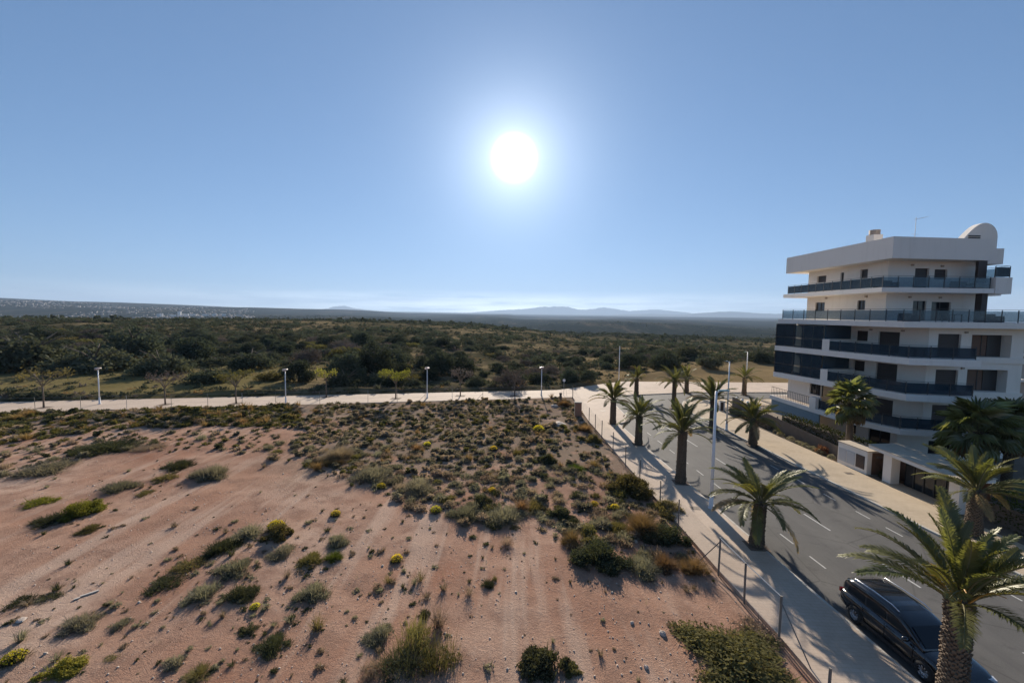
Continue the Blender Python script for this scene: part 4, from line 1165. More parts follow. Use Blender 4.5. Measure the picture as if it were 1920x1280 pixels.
# gravel
V, F, n = [], [], 0
cube = np.array([(-1, -1, -1), (1, -1, -1), (1, 1, -1), (-1, 1, -1), (-.7, -.7, 1), (.7, -.7, 1), (.7, .7, 1), (-.7, .7, 1)]) * 0.5
cf = np.array([(0, 1, 5, 4), (1, 2, 6, 5), (2, 3, 7, 6), (3, 0, 4, 7), (4, 5, 6, 7)])
gxy = []
while len(gxy) < 2600:
    y = 9.5 + 34 * r.random() ** 1.5; x = r.uniform(-1.25 * y, 11)
    if x > float(fence_x(y)) - 0.3: continue
    if wob(x, y, 2.0, off=13) < 0 and r.random() < 0.6: continue
    gxy.append((x, y))
for x, y in gxy:
    s = r.uniform(0.02, 0.065) * (1.9 if r.random() < 0.04 else 1)
    a = r.uniform(0, 6.28); c_, s_ = math.cos(a), math.sin(a)
    W = (cube + r.normal(0, 0.1, cube.shape)) * [s * r.uniform(0.8, 1.5), s, s * 0.7]
    W = np.stack([W[:, 0] * c_ - W[:, 1] * s_, W[:, 0] * s_ + W[:, 1] * c_, W[:, 2]], 1) + [x, y, tz(x, y) + s * 0.15]
    V.append(W); F.append(cf + n); n += 8
M_STONE = plain('pale_stone', (0.47, 0.385, 0.315), 0.9, var=0.35, scale=4, bump=0.4)
g_ = link('gravel', np_mesh('gravel', np.concatenate(V), np.concatenate(F), M_STONE)); tag(g_, 'pale gravel strewn over the bare red soil', 'gravel', kind='stuff')
M_RUB = plain('rubble_concrete', (0.50, 0.46, 0.40), 0.9, var=0.2, scale=3, bump=0.5)
def rock(px, py, w, flat, lab, mat=M_STONE, name='stone'):
    x, y = ray_ground(px, py); s = w * mpp(y)
    rr = np.random.default_rng(int(px)); mb = MB(); prof = [(0.15, -0.3), (0.48, -0.15), (0.5, 0.15), (0.36, 0.42), (0.12, 0.5)]
    mb.lathe(prof, 9); mb.f.append(tuple(range(36, 45)))
    mb.v = [(a * s * rr.uniform(0.8, 1.25), b * s * rr.uniform(0.7, 1.0), c * s * flat * rr.uniform(0.85, 1.15)) for a, b, c in mb.v]
    o = tag(part(name, mb, mat, None), lab, 'stone'); o.location = (x, y, tz(x, y) + 0.02); o.rotation_euler = (0, 0, px)
for a in ((1243, 1188, 15, 0.7, 'pale stone casting a small shadow on the soil at lower right'), (1212, 1250, 9, 0.8, 'small pale stone right of the big rounded bush'),
          (1185, 1167, 8, 0.7, 'small pale stone on the bare soil above its neighbours'), (1048, 796, 28, 0.35, 'flat pale boulder below the brick pillar'),
          (1040, 762, 14, 0.6, 'pale boulder left of the brick pillar'), (1010, 795, 14, 0.4, 'flat grey boulder among the upper scrub'),
          (40, 1162, 18, 0.3, 'pale flat stone at lower left by the dark shrub'), (1192, 1015, 9, 0.6, 'white stone among the bushes near the fence')):
    rock(*a)
def slab_bit(px0, py0, px1, py1, w, lab):
    a, b = ray_ground(px0, py0), ray_ground(px1, py1)
    mb = MB(); mb.bar((a[0], a[1], tz(*a) + 0.03), (b[0], b[1], tz(*b) + 0.03), w, 0.04)
    tag(part('concrete_rubble', mb, M_RUB), lab, 'rubble')
slab_bit(150, 1118, 186, 1106, 0.09, 'pale broken concrete strip lying on the soil at lower left')
slab_bit(138, 1124, 150, 1120, 0.08, 'short pale concrete piece beside the longer broken strip')

# ================================================================== FENCES
M_GALV = plain('galvanised_steel', (0.42, 0.42, 0.42), 0.45, 0.6, var=0.15, scale=8)
M_RUST = plain('weathered_post', (0.20, 0.185, 0.165), 0.7, 0.3, var=0.3, scale=5)
def wire_panel(a, b, h, mesh=0.07, th=0.004, z0=0.0):
    """diamond mesh between two posts, every wire a thin strip"""
    L = math.hypot(b[0] - a[0], b[1] - a[1]); ux, uy = (b[0] - a[0]) / L, (b[1] - a[1]) / L
    mb = MB()
    def P(s, z): return (a[0] + ux * s, a[1] + uy * s, z0 + z)
    n = int((L + h) / mesh)
    for sgn in (1, -1):
        for i in range(n):
            s0 = i * mesh - (h if sgn > 0 else 0)
            # line s = s0 + z (sgn>0) or s = s0 - z
            pts = []
            for s_, z_ in ((s0, 0), (s0 + sgn * h, h)): pts.append((s_, z_))
            (s1, z1), (s2, z2) = pts
            def clip(s_, z_):
                if s_ < 0: z_ = z_ + sgn * (0 - s_); s_ = 0
                elif s_ > L: z_ = z_ + sgn * (L - s_); s_ = L
                return s_, z_
            s1, z1 = clip(s1, z1); s2, z2 = clip(s2, z2)
            if z2 - z1 < 0.02 or min(z1, z2) < -1e-6 or max(z1, z2) > h + 1e-6: continue
            k = th / 1.41
            p = [P(s1 - k, z1), P(s1 + k, z1), P(s2 + k, z2), P(s2 - k, z2)]
            mb.add(p, [(0, 1, 2, 3)])
    return mb
def zf(x, y): return max(tz(x - 0.4, y), 0.12)
fence = thing('chain_link_fence', 'sagging chain-link fence with steel posts between the lot and the left pavement', 'fence', (0, 0, 0))
posts = [(1073, 747, 2.0), (1099, 792, 2.0), (1112, 806, 2.0), (1127, 820, 2.0), (1147, 845, 2.0), (1169, 873, 1.95), (1199, 903, 1.95), (1236, 947, 1.9), (1278, 987, 1.9), (1345, 1074, 2.05), (1398, 1127, 2.0), (1463, 1198, 2.0), (1510, 1260, 1.9)]
pp = []
for px, py, h in posts:
    y = gp(px, py, 0.1)[1]; x = float(fence_x(y)) - 0.12
    pp.append((x, y, h))
pp[-1] = (float(fence_x(13.9)) - 0.12, 13.9, 1.2)
for i, (x, y, h) in enumerate(pp):
    mb = MB(); r_ = 0.042 if i < 9 else 0.05
    lean = 0.03 * math.sin(i * 2.3)
    mb.tube([(x, y, -0.1), (x + lean * 0.5, y, h * 0.5), (x + lean, y + lean * 0.5, h)], r_, 8)
    part('post', mb, M_RUST, fence)
for i in range(9, 11):
    a, b = pp[i], pp[i + 1]; mb = MB()
    mb.tube([(a[0], a[1], a[2] - 0.03), (b[0], b[1], b[2] - 0.03)], 0.024, 6); part('top_rail', mb, M_GALV, fence)
    mb = MB(); mb.tube([(a[0] + 0.03, a[1], 0.25), (b[0] + 0.03, b[1], 0.3)], 0.009, 5); part('tension_wire', mb, M_GALV, fence)
a = pp[9]; mb = MB(); mb.tube([(a[0], a[1], a[2] - 0.25), (a[0] - 0.65, a[1] + 0.95, 0.1)], 0.026, 6); part('brace', mb, M_RUST, fence)
a = pp[11]; mb = MB(); mb.tube([(a[0], a[1], a[2] - 0.25), (a[0] + 0.28, a[1] - 1.5, 0.12)], 0.026, 6); part('brace', mb, M_RUST, fence)
for i in range(len(pp) - 2):
    a, b = pp[i], pp[i + 1]
    part('mesh_panel', wire_panel(a, b, 1.75 if i < 9 else 1.9, 0.075 if i > 7 else 0.12, 0.0035 if i > 7 else 0.0045, 0.14), M_GALV, fence)['kind'] = 'stuff'
back = thing('wire_fence', 'thin wire fence with slim posts along the near edge of the promenade', 'fence', (0, 0, 0))
bp = []
for px in (-25, 66, 152, 238, 322, 390, 455, 517, 600, 690, 745, 797, 848, 905, 960, 1015, 1073):
    d = ray(px, 770); x = 0.0
    for _ in range(30):
        y = float(prom_near(x)) - 0.15; x = d[0] / d[1] * y
    bp.append((x, y))
for i, (x, y) in enumerate(bp):
    mb = MB(); mb.tube([(x, y, -0.1), (x + 0.03 * math.sin(i * 3), y, 2.0)], 0.028, 6); part('post', mb, M_RUST if i % 3 else M_GALV, back)
for (a, b) in zip(bp[:-1], bp[1:]):
    mb = MB()
    for z in (0.3, 0.85, 1.4, 1.95): mb.tube([(a[0], a[1], z), (b[0], b[1], z)], 0.006, 4, cap=False)
    part('wires', mb, M_GALV, back)
for i in (11, 13):
    x, y = bp[i]; mb = MB(); mb.tube([(x, y, 1.1), (x - 1.0, y - 0.4, 0.1)], 0.022, 6); part('brace', mb, M_RUST, back)

# brick pillar at the corner of the lot
def brick_mat():
    t = NT('hollow_brick')
    t.principled(t.mix(t.noise(5, 4), (0.30, 0.14, 0.085), (0.42, 0.235, 0.15)), 0.9, 0, t.bump(t.noise(50, 3), 0.4, 0.01)); return t.m
M_BRICK = brick_mat()
M_MORTAR = plain('mortar', (0.40, 0.36, 0.30), 0.95, bump=0.4)
x0, y0 = gp(1082, 780, 0.1)
pil = thing('brick_pillar', 'short red brick meter pillar at the far corner of the lot by the fence', 'pillar', (x0 + 0.1, y0, 0.1), -0.05)
part('core', MB().box((0, 0, 0.9), (0.86, 0.56, 1.9)), M_MORTAR, pil)
bm_ = MB().box((0, 0, 0), (0.285, 0.02, 0.125)).mesh('brick', M_BRICK); bs_ = MB().box((0, 0, 0), (0.02, 0.262, 0.125)).mesh('brick', M_BRICK)
for j in range(13):
    for k in range(3):
        link('brick', bm_, pil, ((k - 1) * 0.296, -0.288 - 0.004 * ((j + k) % 2), 0.05 + j * 0.14))
    for k in range(2):
        link('brick', bs_, pil, (0.438 + 0.004 * ((j + k) % 2), (k - 0.5) * 0.275, 0.05 + j * 0.14))
part('cap', MB().box((0, 0, 1.89), (0.98, 0.68, 0.08)), M_MORTAR, pil)
xs_, ys_ = gp(1051, 750, 0.1)
st_ = MB().lathe([(0.2, -0.1), (0.21, 0.4), (0.17, 0.9), (0.24, 1.0), (0.22, 1.15), (0.0, 1.18)], 10)
tag(part('stump', st_, M_BARK, loc=(xs_, ys_, 0.1)), 'dark stubby stump left of the brick pillar at the lot corner', 'stump')

# ================================================================== LAMPS, SIGN, STREET TREES
M_WHITE = plain('white_metal', (0.74, 0.75, 0.76), 0.4, 0.0, var=0.06)
M_LHEAD = plain('lamp_glass', (0.20, 0.33, 0.32), 0.15, 0.0, var=0.1)
M_LRING = plain('lamp_ring', (0.70, 0.56, 0.50), 0.45)
def prom_lamp(px, py, h, lab):
    x, y = gp(px, py, PZ)
    t = thing('street_lamp', lab, 'street lamp', (x, y, PZ), 0.15, 'ring-headed lamps on the promenade')
    part('base', MB().lathe([(0.17, 0), (0.17, 0.05), (0.11, 0.12), (0.10, 0.9), (0.085, 0.92)], 12), M_WHITE, t, True)
    part('pole', MB().tube([(0, 0, 0.05), (0, 0, h - 0.32)], [0.085, 0.06], 10), M_WHITE, t, True)
    ring = MB(); n = 18; r_ = 0.33
    ring.tube([(r_ * math.cos(2 * math.pi * k / n), r_ * 0.9 * math.sin(2 * math.pi * k / n), h - 0.16 + 0.07 * math.cos(2 * math.pi * k / n)) for k in range(n + 1)], 0.055, 6, cap=False)
    hd = part('lamp_ring', ring, M_LRING, t, True)
    arm = MB(); arm.tube([(0, 0, h - 0.34), (-0.17, 0, h - 0.27), (-0.3, 0, h - 0.22)], 0.03, 6); arm.tube([(0, 0, h - 0.34), (0.17, 0, h - 0.2), (0.3, 0, h - 0.1)], 0.03, 6)
    part('bracket', arm, M_WHITE, t, True)
    part('lamp_plate', MB().lathe([(0.0, h - 0.03), (0.36, h - 0.05), (0.36, h - 0.02), (0.0, h + 0.01)], 16), M_LRING, t, True)
    return t
prom_lamp(187, 757, 5.1, 'white ring-headed lamp post at the left end of the promenade, before the meadow')
prom_lamp(536, 756, 5.0, 'white ring-headed lamp post on the promenade, second from the left')
prom_lamp(801, 746, 4.8, 'white ring-headed lamp post right of the yellow-green street tree')
prom_lamp(1015, 741, 4.7, 'white ring-headed lamp post nearest the paved corner')
def road_lamp(px, py, h, lab, r=0.1, az=0.0, arm=0.9):
    hs_ = 1.0 if arm > 0.8 else 0.5
    x, y = gp(px, py, PZ)
    t = thing('road_lamp', lab, 'street lamp', (x, y, PZ), az, 'tall white road lamps')
    part('base', MB().lathe([(0.2, 0), (0.2, 0.04), (0.14, 0.1), (0.13, 1.0), (0.1, 1.02)], 12), M_WHITE, t, True)
    part('pole', MB().tube([(0, 0, 0.05), (0, 0, h * 0.5), (0, 0, h)], [r, r * 0.85, r * 0.65], 12), M_WHITE, t, True)
    part('arm', MB().tube([(0, 0, h - 0.12), (arm * 0.35, 0, h + 0.02), (arm * 0.6, 0, h + 0.05)], 0.035, 8), M_WHITE, t, True)
    pr = []; n = 14
    hd = MB()
    for z, s_ in ((0.0, 0.8), (0.05, 1.0), (0.12, 0.86), (0.15, 0.4)):
        pr.append([(arm * 0.62 + 0.46 * hs_ * s_ * math.cos(2 * math.pi * k / n), 0.22 * hs_ * s_ * math.sin(2 * math.pi * k / n), h + z * 0.7 * hs_) for k in range(n)])
    for rg in pr: hd.v.extend(rg)
    for i in range(3):
        for k in range(n): hd.f.append((i * n + k, i * n + (k + 1) % n, (i + 1) * n + (k + 1) % n, (i + 1) * n + k))
    hd.f.append(tuple(range(n - 1, -1, -1))); hd.f.append(tuple(range(3 * n, 4 * n)))
    part('lamp_head', hd, M_LHEAD, t, True)
    return t
road_lamp(1333, 952, 8.25, 'tall white road lamp on the left kerb with a flat blue-green head', 0.115, 0.1)
road_lamp(1362, 806, 8.1, 'thin white road lamp on the right kerb behind the large one', 0.09, R(178), 0.6)
road_lamp(1160, 722, 7.4, 'thin white lamp post at the far paved corner, left of the palms', 0.09, R(250), 0.5)
road_lamp(1398, 737, 7.2, 'thin white road lamp beyond the bend next to a small palm', 0.09, R(182), 0.6)
# small white sign
x, y = gp(1057, 741, PZ)
sg = thing('sign_post', 'small white sign on a thin grey post at the promenade corner', 'sign', (x, y, PZ), 0.1)
part('post', MB().tube([(0, 0, 0), (0, 0, 2.75)], 0.03, 8), M_GALV, sg)
part('sign_plate', MB().lathe([(0, 0), (0.24, 0), (0.24, 0.015), (0, 0.015)], 20, c=(0, -0.05, 2.5), axis='Y'), M_WHITE, sg)
part('frame', MB().box((0, 0, 1.0), (0.9, 0.03, 0.04)).box((-0.44, 0, 0.5), (0.03, 0.03, 1.0)).box((0.44, 0, 0.5), (0.03, 0.03, 1.0)), M_GALV, sg)

def street_tree(px, py, h, cw, leaf, nl, lab, seed, fork=0.48, lean=0.0, leaf_s=0.16):
    x, y = gp(px, py, PZ)
    t = thing('street_tree', lab, 'tree', (x, y, PZ), seed, 'young street trees on the promenade')
    r = np.random.default_rng(seed); f = h * fork
    part('trunk', MB().tube([(0, 0, -0.1), (0.03 + lean * 0.4, 0.02, f * 0.5), (lean, 0.03, f)], [0.11, 0.085, 0.075], 8), M_BARK, t, True)
    br = MB(); tips = []
    for k in range(9):
        a = k * 2.4 + r.uniform(-0.3, 0.3); rad = cw * 0.5 * r.uniform(0.55, 1.0); zt = f + (h - f) * r.uniform(0.55, 1.0)
        p1 = (lean + math.cos(a) * rad * 0.45, math.sin(a) * rad * 0.45, f + (zt - f) * 0.55); p2 = (lean + math.cos(a) * rad, math.sin(a) * rad, zt)
        br.tube([(lean, 0.03, f - 0.08), p1, p2], [0.05, 0.032, 0.01], 5); tips += [p1, p2]
        for q in range(4):
            b = a + r.uniform(-1.1, 1.1); e = (p1[0] + math.cos(b) * rad * 0.5, p1[1] + math.sin(b) * rad * 0.5, p1[2] + r.uniform(0.1, 0.7))
            br.tube([p1, e], [0.02, 0.006], 4); tips.append(e)
            for w in range(2):
                c = b + r.uniform(-0.9, 0.9); e2 = (e[0] + math.cos(c) * 0.35, e[1] + math.sin(c) * 0.35, e[2] + r.uniform(-0.1, 0.4))
                br.tube([e, e2], [0.008, 0.004], 3); tips.append(e2)
    part('branches', br, M_TWIG, t)
    tips = np.array(tips); C = tips[r.integers(0, len(tips), nl)] + r.normal(0, 0.24, (nl, 3)) * [1, 1, 0.7]
    V, F = rand_quads(C, leaf_s, r)
    link('crown', np_mesh('crown', V, F, leaf), t)
    pit(x, y, pavement, 1.5)
street_tree(82, 764, 5.4, 5.8, M_OLIVE, 420, 'wide flat-topped half-bare street tree at the left end of the promenade', 1, 0.55)
street_tree(310, 758, 4.8, 4.2, M_BROWN, 300, 'nearly bare grey street tree between the first two lamps, left one', 2, 0.5)
street_tree(443, 756, 4.9, 4.8, M_OLIVE, 700, 'straw-coloured street tree between the first two lamps, right one', 3, 0.5)
street_tree(612, 744, 4.2, 2.8, M_LIME, 380, 'small slender green street tree right of the second lamp', 4, 0.62, leaf_s=0.15)
street_tree(742, 747, 4.7, 4.2, M_LIME, 900, 'yellow-green leafy street tree in the middle of the promenade', 5, 0.5)
street_tree(863, 742, 4.6, 4.0, M_BROWN, 300, 'bare street tree right of the third lamp', 6, 0.5)
street_tree(965, 742, 4.8, 4.0, M_BROWN, 320, 'bare purplish street tree left of the fourth lamp', 7, 0.45)
# ================================================================== PARKED CAR
def car_paint():
    t = NT('black_car_paint')
    t.principled((0.006, 0.007, 0.010), 0.22, 0.0, None, 0.5, Coat_Weight=1.0, Coat_Roughness=0.04); return t.m
M_CAR = car_paint()
M_CGLASS = plain('car_glass', (0.012, 0.014, 0.017), 0.04, 0.0, var=0.05)
M_CPLAST = plain('black_plastic', (0.018, 0.018, 0.019), 0.55)
M_CHROME = plain('bright_trim', (0.72, 0.72, 0.73), 0.25, 0.9, var=0.03)
M_TYRE = plain('tyre_rubber', (0.018, 0.018, 0.018), 0.85, bump=0.3)
M_RIM = plain('alloy_rim', (0.50, 0.50, 0.52), 0.3, 0.85, var=0.05)
M_TAIL = plain('tail_lamp', (0.22, 0.012, 0.012), 0.15)
M_HEAD = plain('head_lamp', (0.55, 0.57, 0.6), 0.08)
M_PLATE = plain('number_plate', (0.75, 0.75, 0.73), 0.5)
def loft(stations, n=20, p_top=2.6, p_bot=4.0):
    """body shell: stations (x, half width, z bottom, z top) joined by rounded cross-sections"""
    V, F = [], []
    for x, w, zb, zt in stations:
        zc, hh = (zb + zt) / 2, (zt - zb) / 2
        for k in range(n):
            a = 2 * math.pi * k / n; c, s = math.cos(a), math.sin(a)
            p = p_top if s > 0 else p_bot
            V.append((x, w * math.copysign(abs(c) ** (2 / p), c), zc + hh * math.copysign(abs(s) ** (2 / p), s)))
    for i in range(len(stations) - 1):
        for k in range(n):
            F.append((i * n + k, i * n + (k + 1) % n, (i + 1) * n + (k + 1) % n, (i + 1) * n + k))
    F.append(tuple(range(n - 1, -1, -1))); F.append(tuple((len(stations) - 1) * n + k for k in range(n)))
    mb = MB(); mb.add(V, F); return mb
car = thing('parked_car', 'black sport utility car with roof rails parked at the left kerb behind the foreground palm', 'car', (16.46, 16.25, 0.02), R(-90) + R(3.2), scale=1.05)
body = loft([(-2.33, 0.66, 0.52, 0.82), (-2.30, 0.80, 0.42, 0.95), (-2.2, 0.87, 0.34, 1.02), (-1.9, 0.91, 0.28, 1.05), (-1.3, 0.925, 0.25, 1.06), (-0.4, 0.925, 0.24, 1.04), (0.5, 0.925, 0.24, 1.01),
             (1.0, 0.92, 0.25, 1.0), (1.5, 0.905, 0.27, 0.96), (1.95, 0.865, 0.30, 0.88), (2.2, 0.79, 0.34, 0.79), (2.32, 0.66, 0.40, 0.70), (2.36, 0.5, 0.46, 0.62)], 24, 4.0, 5.0)
bo = part('body', body, M_CAR, car, True)
cab_st = [(-2.26, 0.70, 0.9, 1.08), (-2.2, 0.77, 0.9, 1.34), (-2.08, 0.80, 0.9, 1.56), (-1.7, 0.815, 0.9, 1.66), (-1.0, 0.815, 0.9, 1.70), (-0.3, 0.81, 0.9, 1.69), (0.25, 0.80, 0.9, 1.61), (0.6, 0.80, 0.9, 1.46), (0.95, 0.815, 0.9, 1.22), (1.25, 0.83, 0.9, 1.0)]
part('cabin', loft(cab_st, 24, 4.5, 8), M_CAR, car, True)
def side_pt(x, f, s, out=0.006):
    """point on the cabin side: f = 0 at the belt, 1 near the roof"""
    w = np.interp(x, [c[0] for c in cab_st], [c[1] for c in cab_st]); zt = np.interp(x, [c[0] for c in cab_st], [c[3] for c in cab_st])
    zb = 0.9; zc, hh = (zb + zt) / 2, (zt - zb) / 2
    z = 1.07 + (zt - 0.09 - 1.07) * f
    q = min(0.999, max(0, (z - zc) / hh)); ww = w * (1 - q ** 4.5) ** (1 / 4.5)
    return (x, s * (ww + out), z)
for s in (-1, 1):
    for x0, x1, tx0, tx1 in ((-1.95, -1.12, -1.78, -1.08), (-1.02, -0.18, -1.0, -0.2), (-0.1, 0.86, -0.12, 0.36)):
        n = 6; mb = MB(); V = []
        for i in range(n + 1):
            u = i / n; a = side_pt(x0 + (x1 - x0) * u, 0.0, s); b = side_pt(tx0 + (tx1 - tx0) * u, 0.95, s); c = side_pt((x0 + tx0) / 2 + ((x1 + tx1) / 2 - (x0 + tx0) / 2) * u, 0.5, s)
            V += [a, c, b]
        F = []
        for i in range(n):
            for j in range(2):
                q = (i * 3 + j, (i + 1) * 3 + j, (i + 1) * 3 + j + 1, i * 3 + j + 1); F.append(q if s < 0 else q[::-1])
        mb.add(V, F); part('side_window', mb, M_CGLASS, car, True)
    part('roof_rail', MB().tube([(-1.85, s * 0.67, 1.60), (-1.72, s * 0.67, 1.70), (-0.9, s * 0.665, 1.745), (-0.1, s * 0.66, 1.73), (0.18, s * 0.66, 1.65)], 0.017, 6), M_CHROME, car, True)
    part('sill_trim', MB().box((0, s * 0.915, 0.30), (2.5, 0.05, 0.13)), M_CPLAST, car)
    part('wing_mirror', MB().lathe([(0.01, -0.13), (0.075, -0.1), (0.095, 0), (0.085, 0.1), (0.01, 0.13)], 10, c=(0.78, s * 1.0, 1.06), axis='Y'), M_CAR, car, True)
    part('headlight', MB().box((2.16, s * 0.60, 0.70), (0.22, 0.30, 0.13), rz=-s * 0.4), M_HEAD, car)
    part('tail_light', MB().box((-2.27, s * 0.66, 0.86), (0.12, 0.30, 0.17), rz=s * 0.3), M_TAIL, car)
    for xd in (-1.08, -0.12, 0.98):
        part('door_seam', MB().box((xd, s * 0.926, 0.66), (0.012, 0.012, 0.68)), M_CPLAST, car)
    for xd in (-0.95, 0.1):
        part('door_handle', MB().box((xd, s * 0.94, 0.93), (0.2, 0.03, 0.03)), M_CAR, car)
def arch(x, s):
    mb = MB(); n = 12; V = []; F = []
    for k in range(n + 1):
        a = math.pi * k / n
        V += [(x + 0.375 * math.cos(a), s * 0.93, 0.34 + 0.375 * math.sin(a)), (x + 0.43 * math.cos(a), s * 0.935, 0.34 + 0.43 * math.sin(a))]
    for k in range(n): F.append((2 * k, 2 * k + 1, 2 * k + 3, 2 * k + 2))
    mb.add(V, F); return mb
for x in (-1.40, 1.40):
    for s in (-1, 1):
        part('wheel_arch', arch(x, s), M_CPLAST, car)
        w = link('wheel', MB().lathe([(0.2, -0.115), (0.31, -0.115), (0.345, -0.075), (0.345, 0.075), (0.31, 0.115), (0.2, 0.115)], 26, axis='Y').mesh('tyre', M_TYRE, True), car, (x, s * 0.84, 0.345))
        rm = MB(); rm.lathe([(0.0, 0.02), (0.06, 0.06), (0.225, 0.0), (0.25, 0.112), (0.215, 0.112), (0.205, 0.0)], 20, axis='Y')
        for k in range(10):
            a = 2 * math.pi * k / 10; rm.box((0.14 * math.cos(a), 0.085, 0.14 * math.sin(a)), (0.20, 0.03, 0.028), M=Matrix.Rotation(-a, 3, 'Y'))
        ro = part('rim', rm, M_RIM, w, True)
        if s < 0: ro.rotation_euler = (0, 0, math.pi)
def patch(name, pts, mat):
    part(name, MB().add(pts, [tuple(range(len(pts)))]), mat, car)
patch('windscreen', [(1.24, -0.68, 1.03), (1.24, 0.68, 1.03), (0.66, 0.63, 1.45), (0.66, -0.63, 1.45)], M_CGLASS)
part('glass_roof', MB().add([(x, y, 1.02 * 0 + np.interp(x, [c[0] for c in cab_st], [c[3] for c in cab_st]) + 0.006 - 0.06 * abs(y) ** 3) for x in (-1.35, -0.9, -0.4, 0.1) for y in (-0.5, 0, 0.5)],
                            [(i * 3 + j, (i + 1) * 3 + j, (i + 1) * 3 + j + 1, i * 3 + j + 1) for i in range(3) for j in range(2)]), M_CGLASS, car, True)
patch('rear_window', [(-2.285, 0.62, 1.10), (-2.285, -0.62, 1.10), (-2.16, -0.6, 1.46), (-2.16, 0.6, 1.46)], M_CGLASS)
part('grille', MB().box((2.335, 0, 0.56), (0.06, 0.8, 0.16)), M_CPLAST, car)
part('number_plate', MB().box((2.375, 0, 0.45), (0.02, 0.5, 0.11)), M_PLATE, car)
part('number_plate', MB().box((-2.345, 0, 0.72), (0.02, 0.5, 0.11)), M_PLATE, car)

# ================================================================== APARTMENT BLOCK
def render_mat(name, c, grime=0.18):
    t = NT(name)
    X, Y, Z = t.xyz()
    mp = t.node('ShaderNodeMapping'); mp.inputs['Scale'].default_value = (1.6, 1.6, 0.16); t.l.new(t.pos(), mp.inputs['Vector'])
    st = t.sstep(t.noise(1.0, 5, 0.6, vec=mp.outputs[0]), 0.5, 0.75)
    cc = t.mix(t.math('MULTIPLY', st, grime), c, (c[0] * 0.62, c[1] * 0.6, c[2] * 0.55))
    cc = t.mix(t.math('MULTIPLY', t.noise(0.5, 4), 0.16), cc, (c[0] * 0.8, c[1] * 0.78, c[2] * 0.74))
    t.principled(cc, 0.85, 0, t.bump(t.noise(60, 3), 0.12, 0.01), spec=0.2); return t.m
M_WALL = render_mat('white_render', (0.86, 0.79, 0.70))
M_WALL2 = render_mat('grey_render', (0.86, 0.795, 0.715), 0.22)
M_SHUT = plain('dark_shutter', (0.055, 0.042, 0.038), 0.55, var=0.25, scale=1.2)
M_PANE = plain('window_pane', (0.02, 0.024, 0.028), 0.05, var=0.2, scale=0.7)
M_FRAME = plain('dark_frame', (0.05, 0.048, 0.046), 0.45)
M_CURT = plain('brown_blind', (0.17, 0.105, 0.075), 0.75, var=0.25, scale=1.5)
M_TILE = plain('terrace_tile', (0.38, 0.31, 0.25), 0.7, var=0.2, scale=2)
def glass_mat(name, tint, dark):
    t = NT(name)
    tr = t.node('ShaderNodeBsdfTransparent'); tr.inputs['Color'].default_value = (*tint, 1)
    d = t.node('ShaderNodeBsdfDiffuse'); d.inputs['Color'].default_value = (0.09, 0.14, 0.185, 1)
    g = t.node('ShaderNodeBsdfGlossy'); g.inputs['Roughness'].default_value = 0.05
    m1 = t.node('ShaderNodeMixShader'); m1.inputs[0].default_value = dark
    t.l.new(tr.outputs[0], m1.inputs[1]); t.l.new(d.outputs[0], m1.inputs[2])
    f = t.node('ShaderNodeFresnel'); f.inputs['IOR'].default_value = 1.3
    m2 = t.node('ShaderNodeMixShader'); t.l.new(f.outputs[0], m2.inputs[0])
    t.l.new(m1.outputs[0], m2.inputs[1]); t.l.new(g.outputs[0], m2.inputs[2]); t.l.new(m2.outputs[0], t.out.inputs['Surface'])
    return t.m
M_GLASS = glass_mat('balustrade_glass', (0.72, 0.80, 0.84), 0.30)
M_SMOKE = glass_mat('smoked_glass', (0.30, 0.35, 0.39), 0.28)
M_GREYGL = glass_mat('frosted_glass', (0.45, 0.47, 0.46), 0.6)
bld = thing('apartment_block', 'five-storey white apartment block with glass balconies beside the street', 'building', (38, 43, 0))
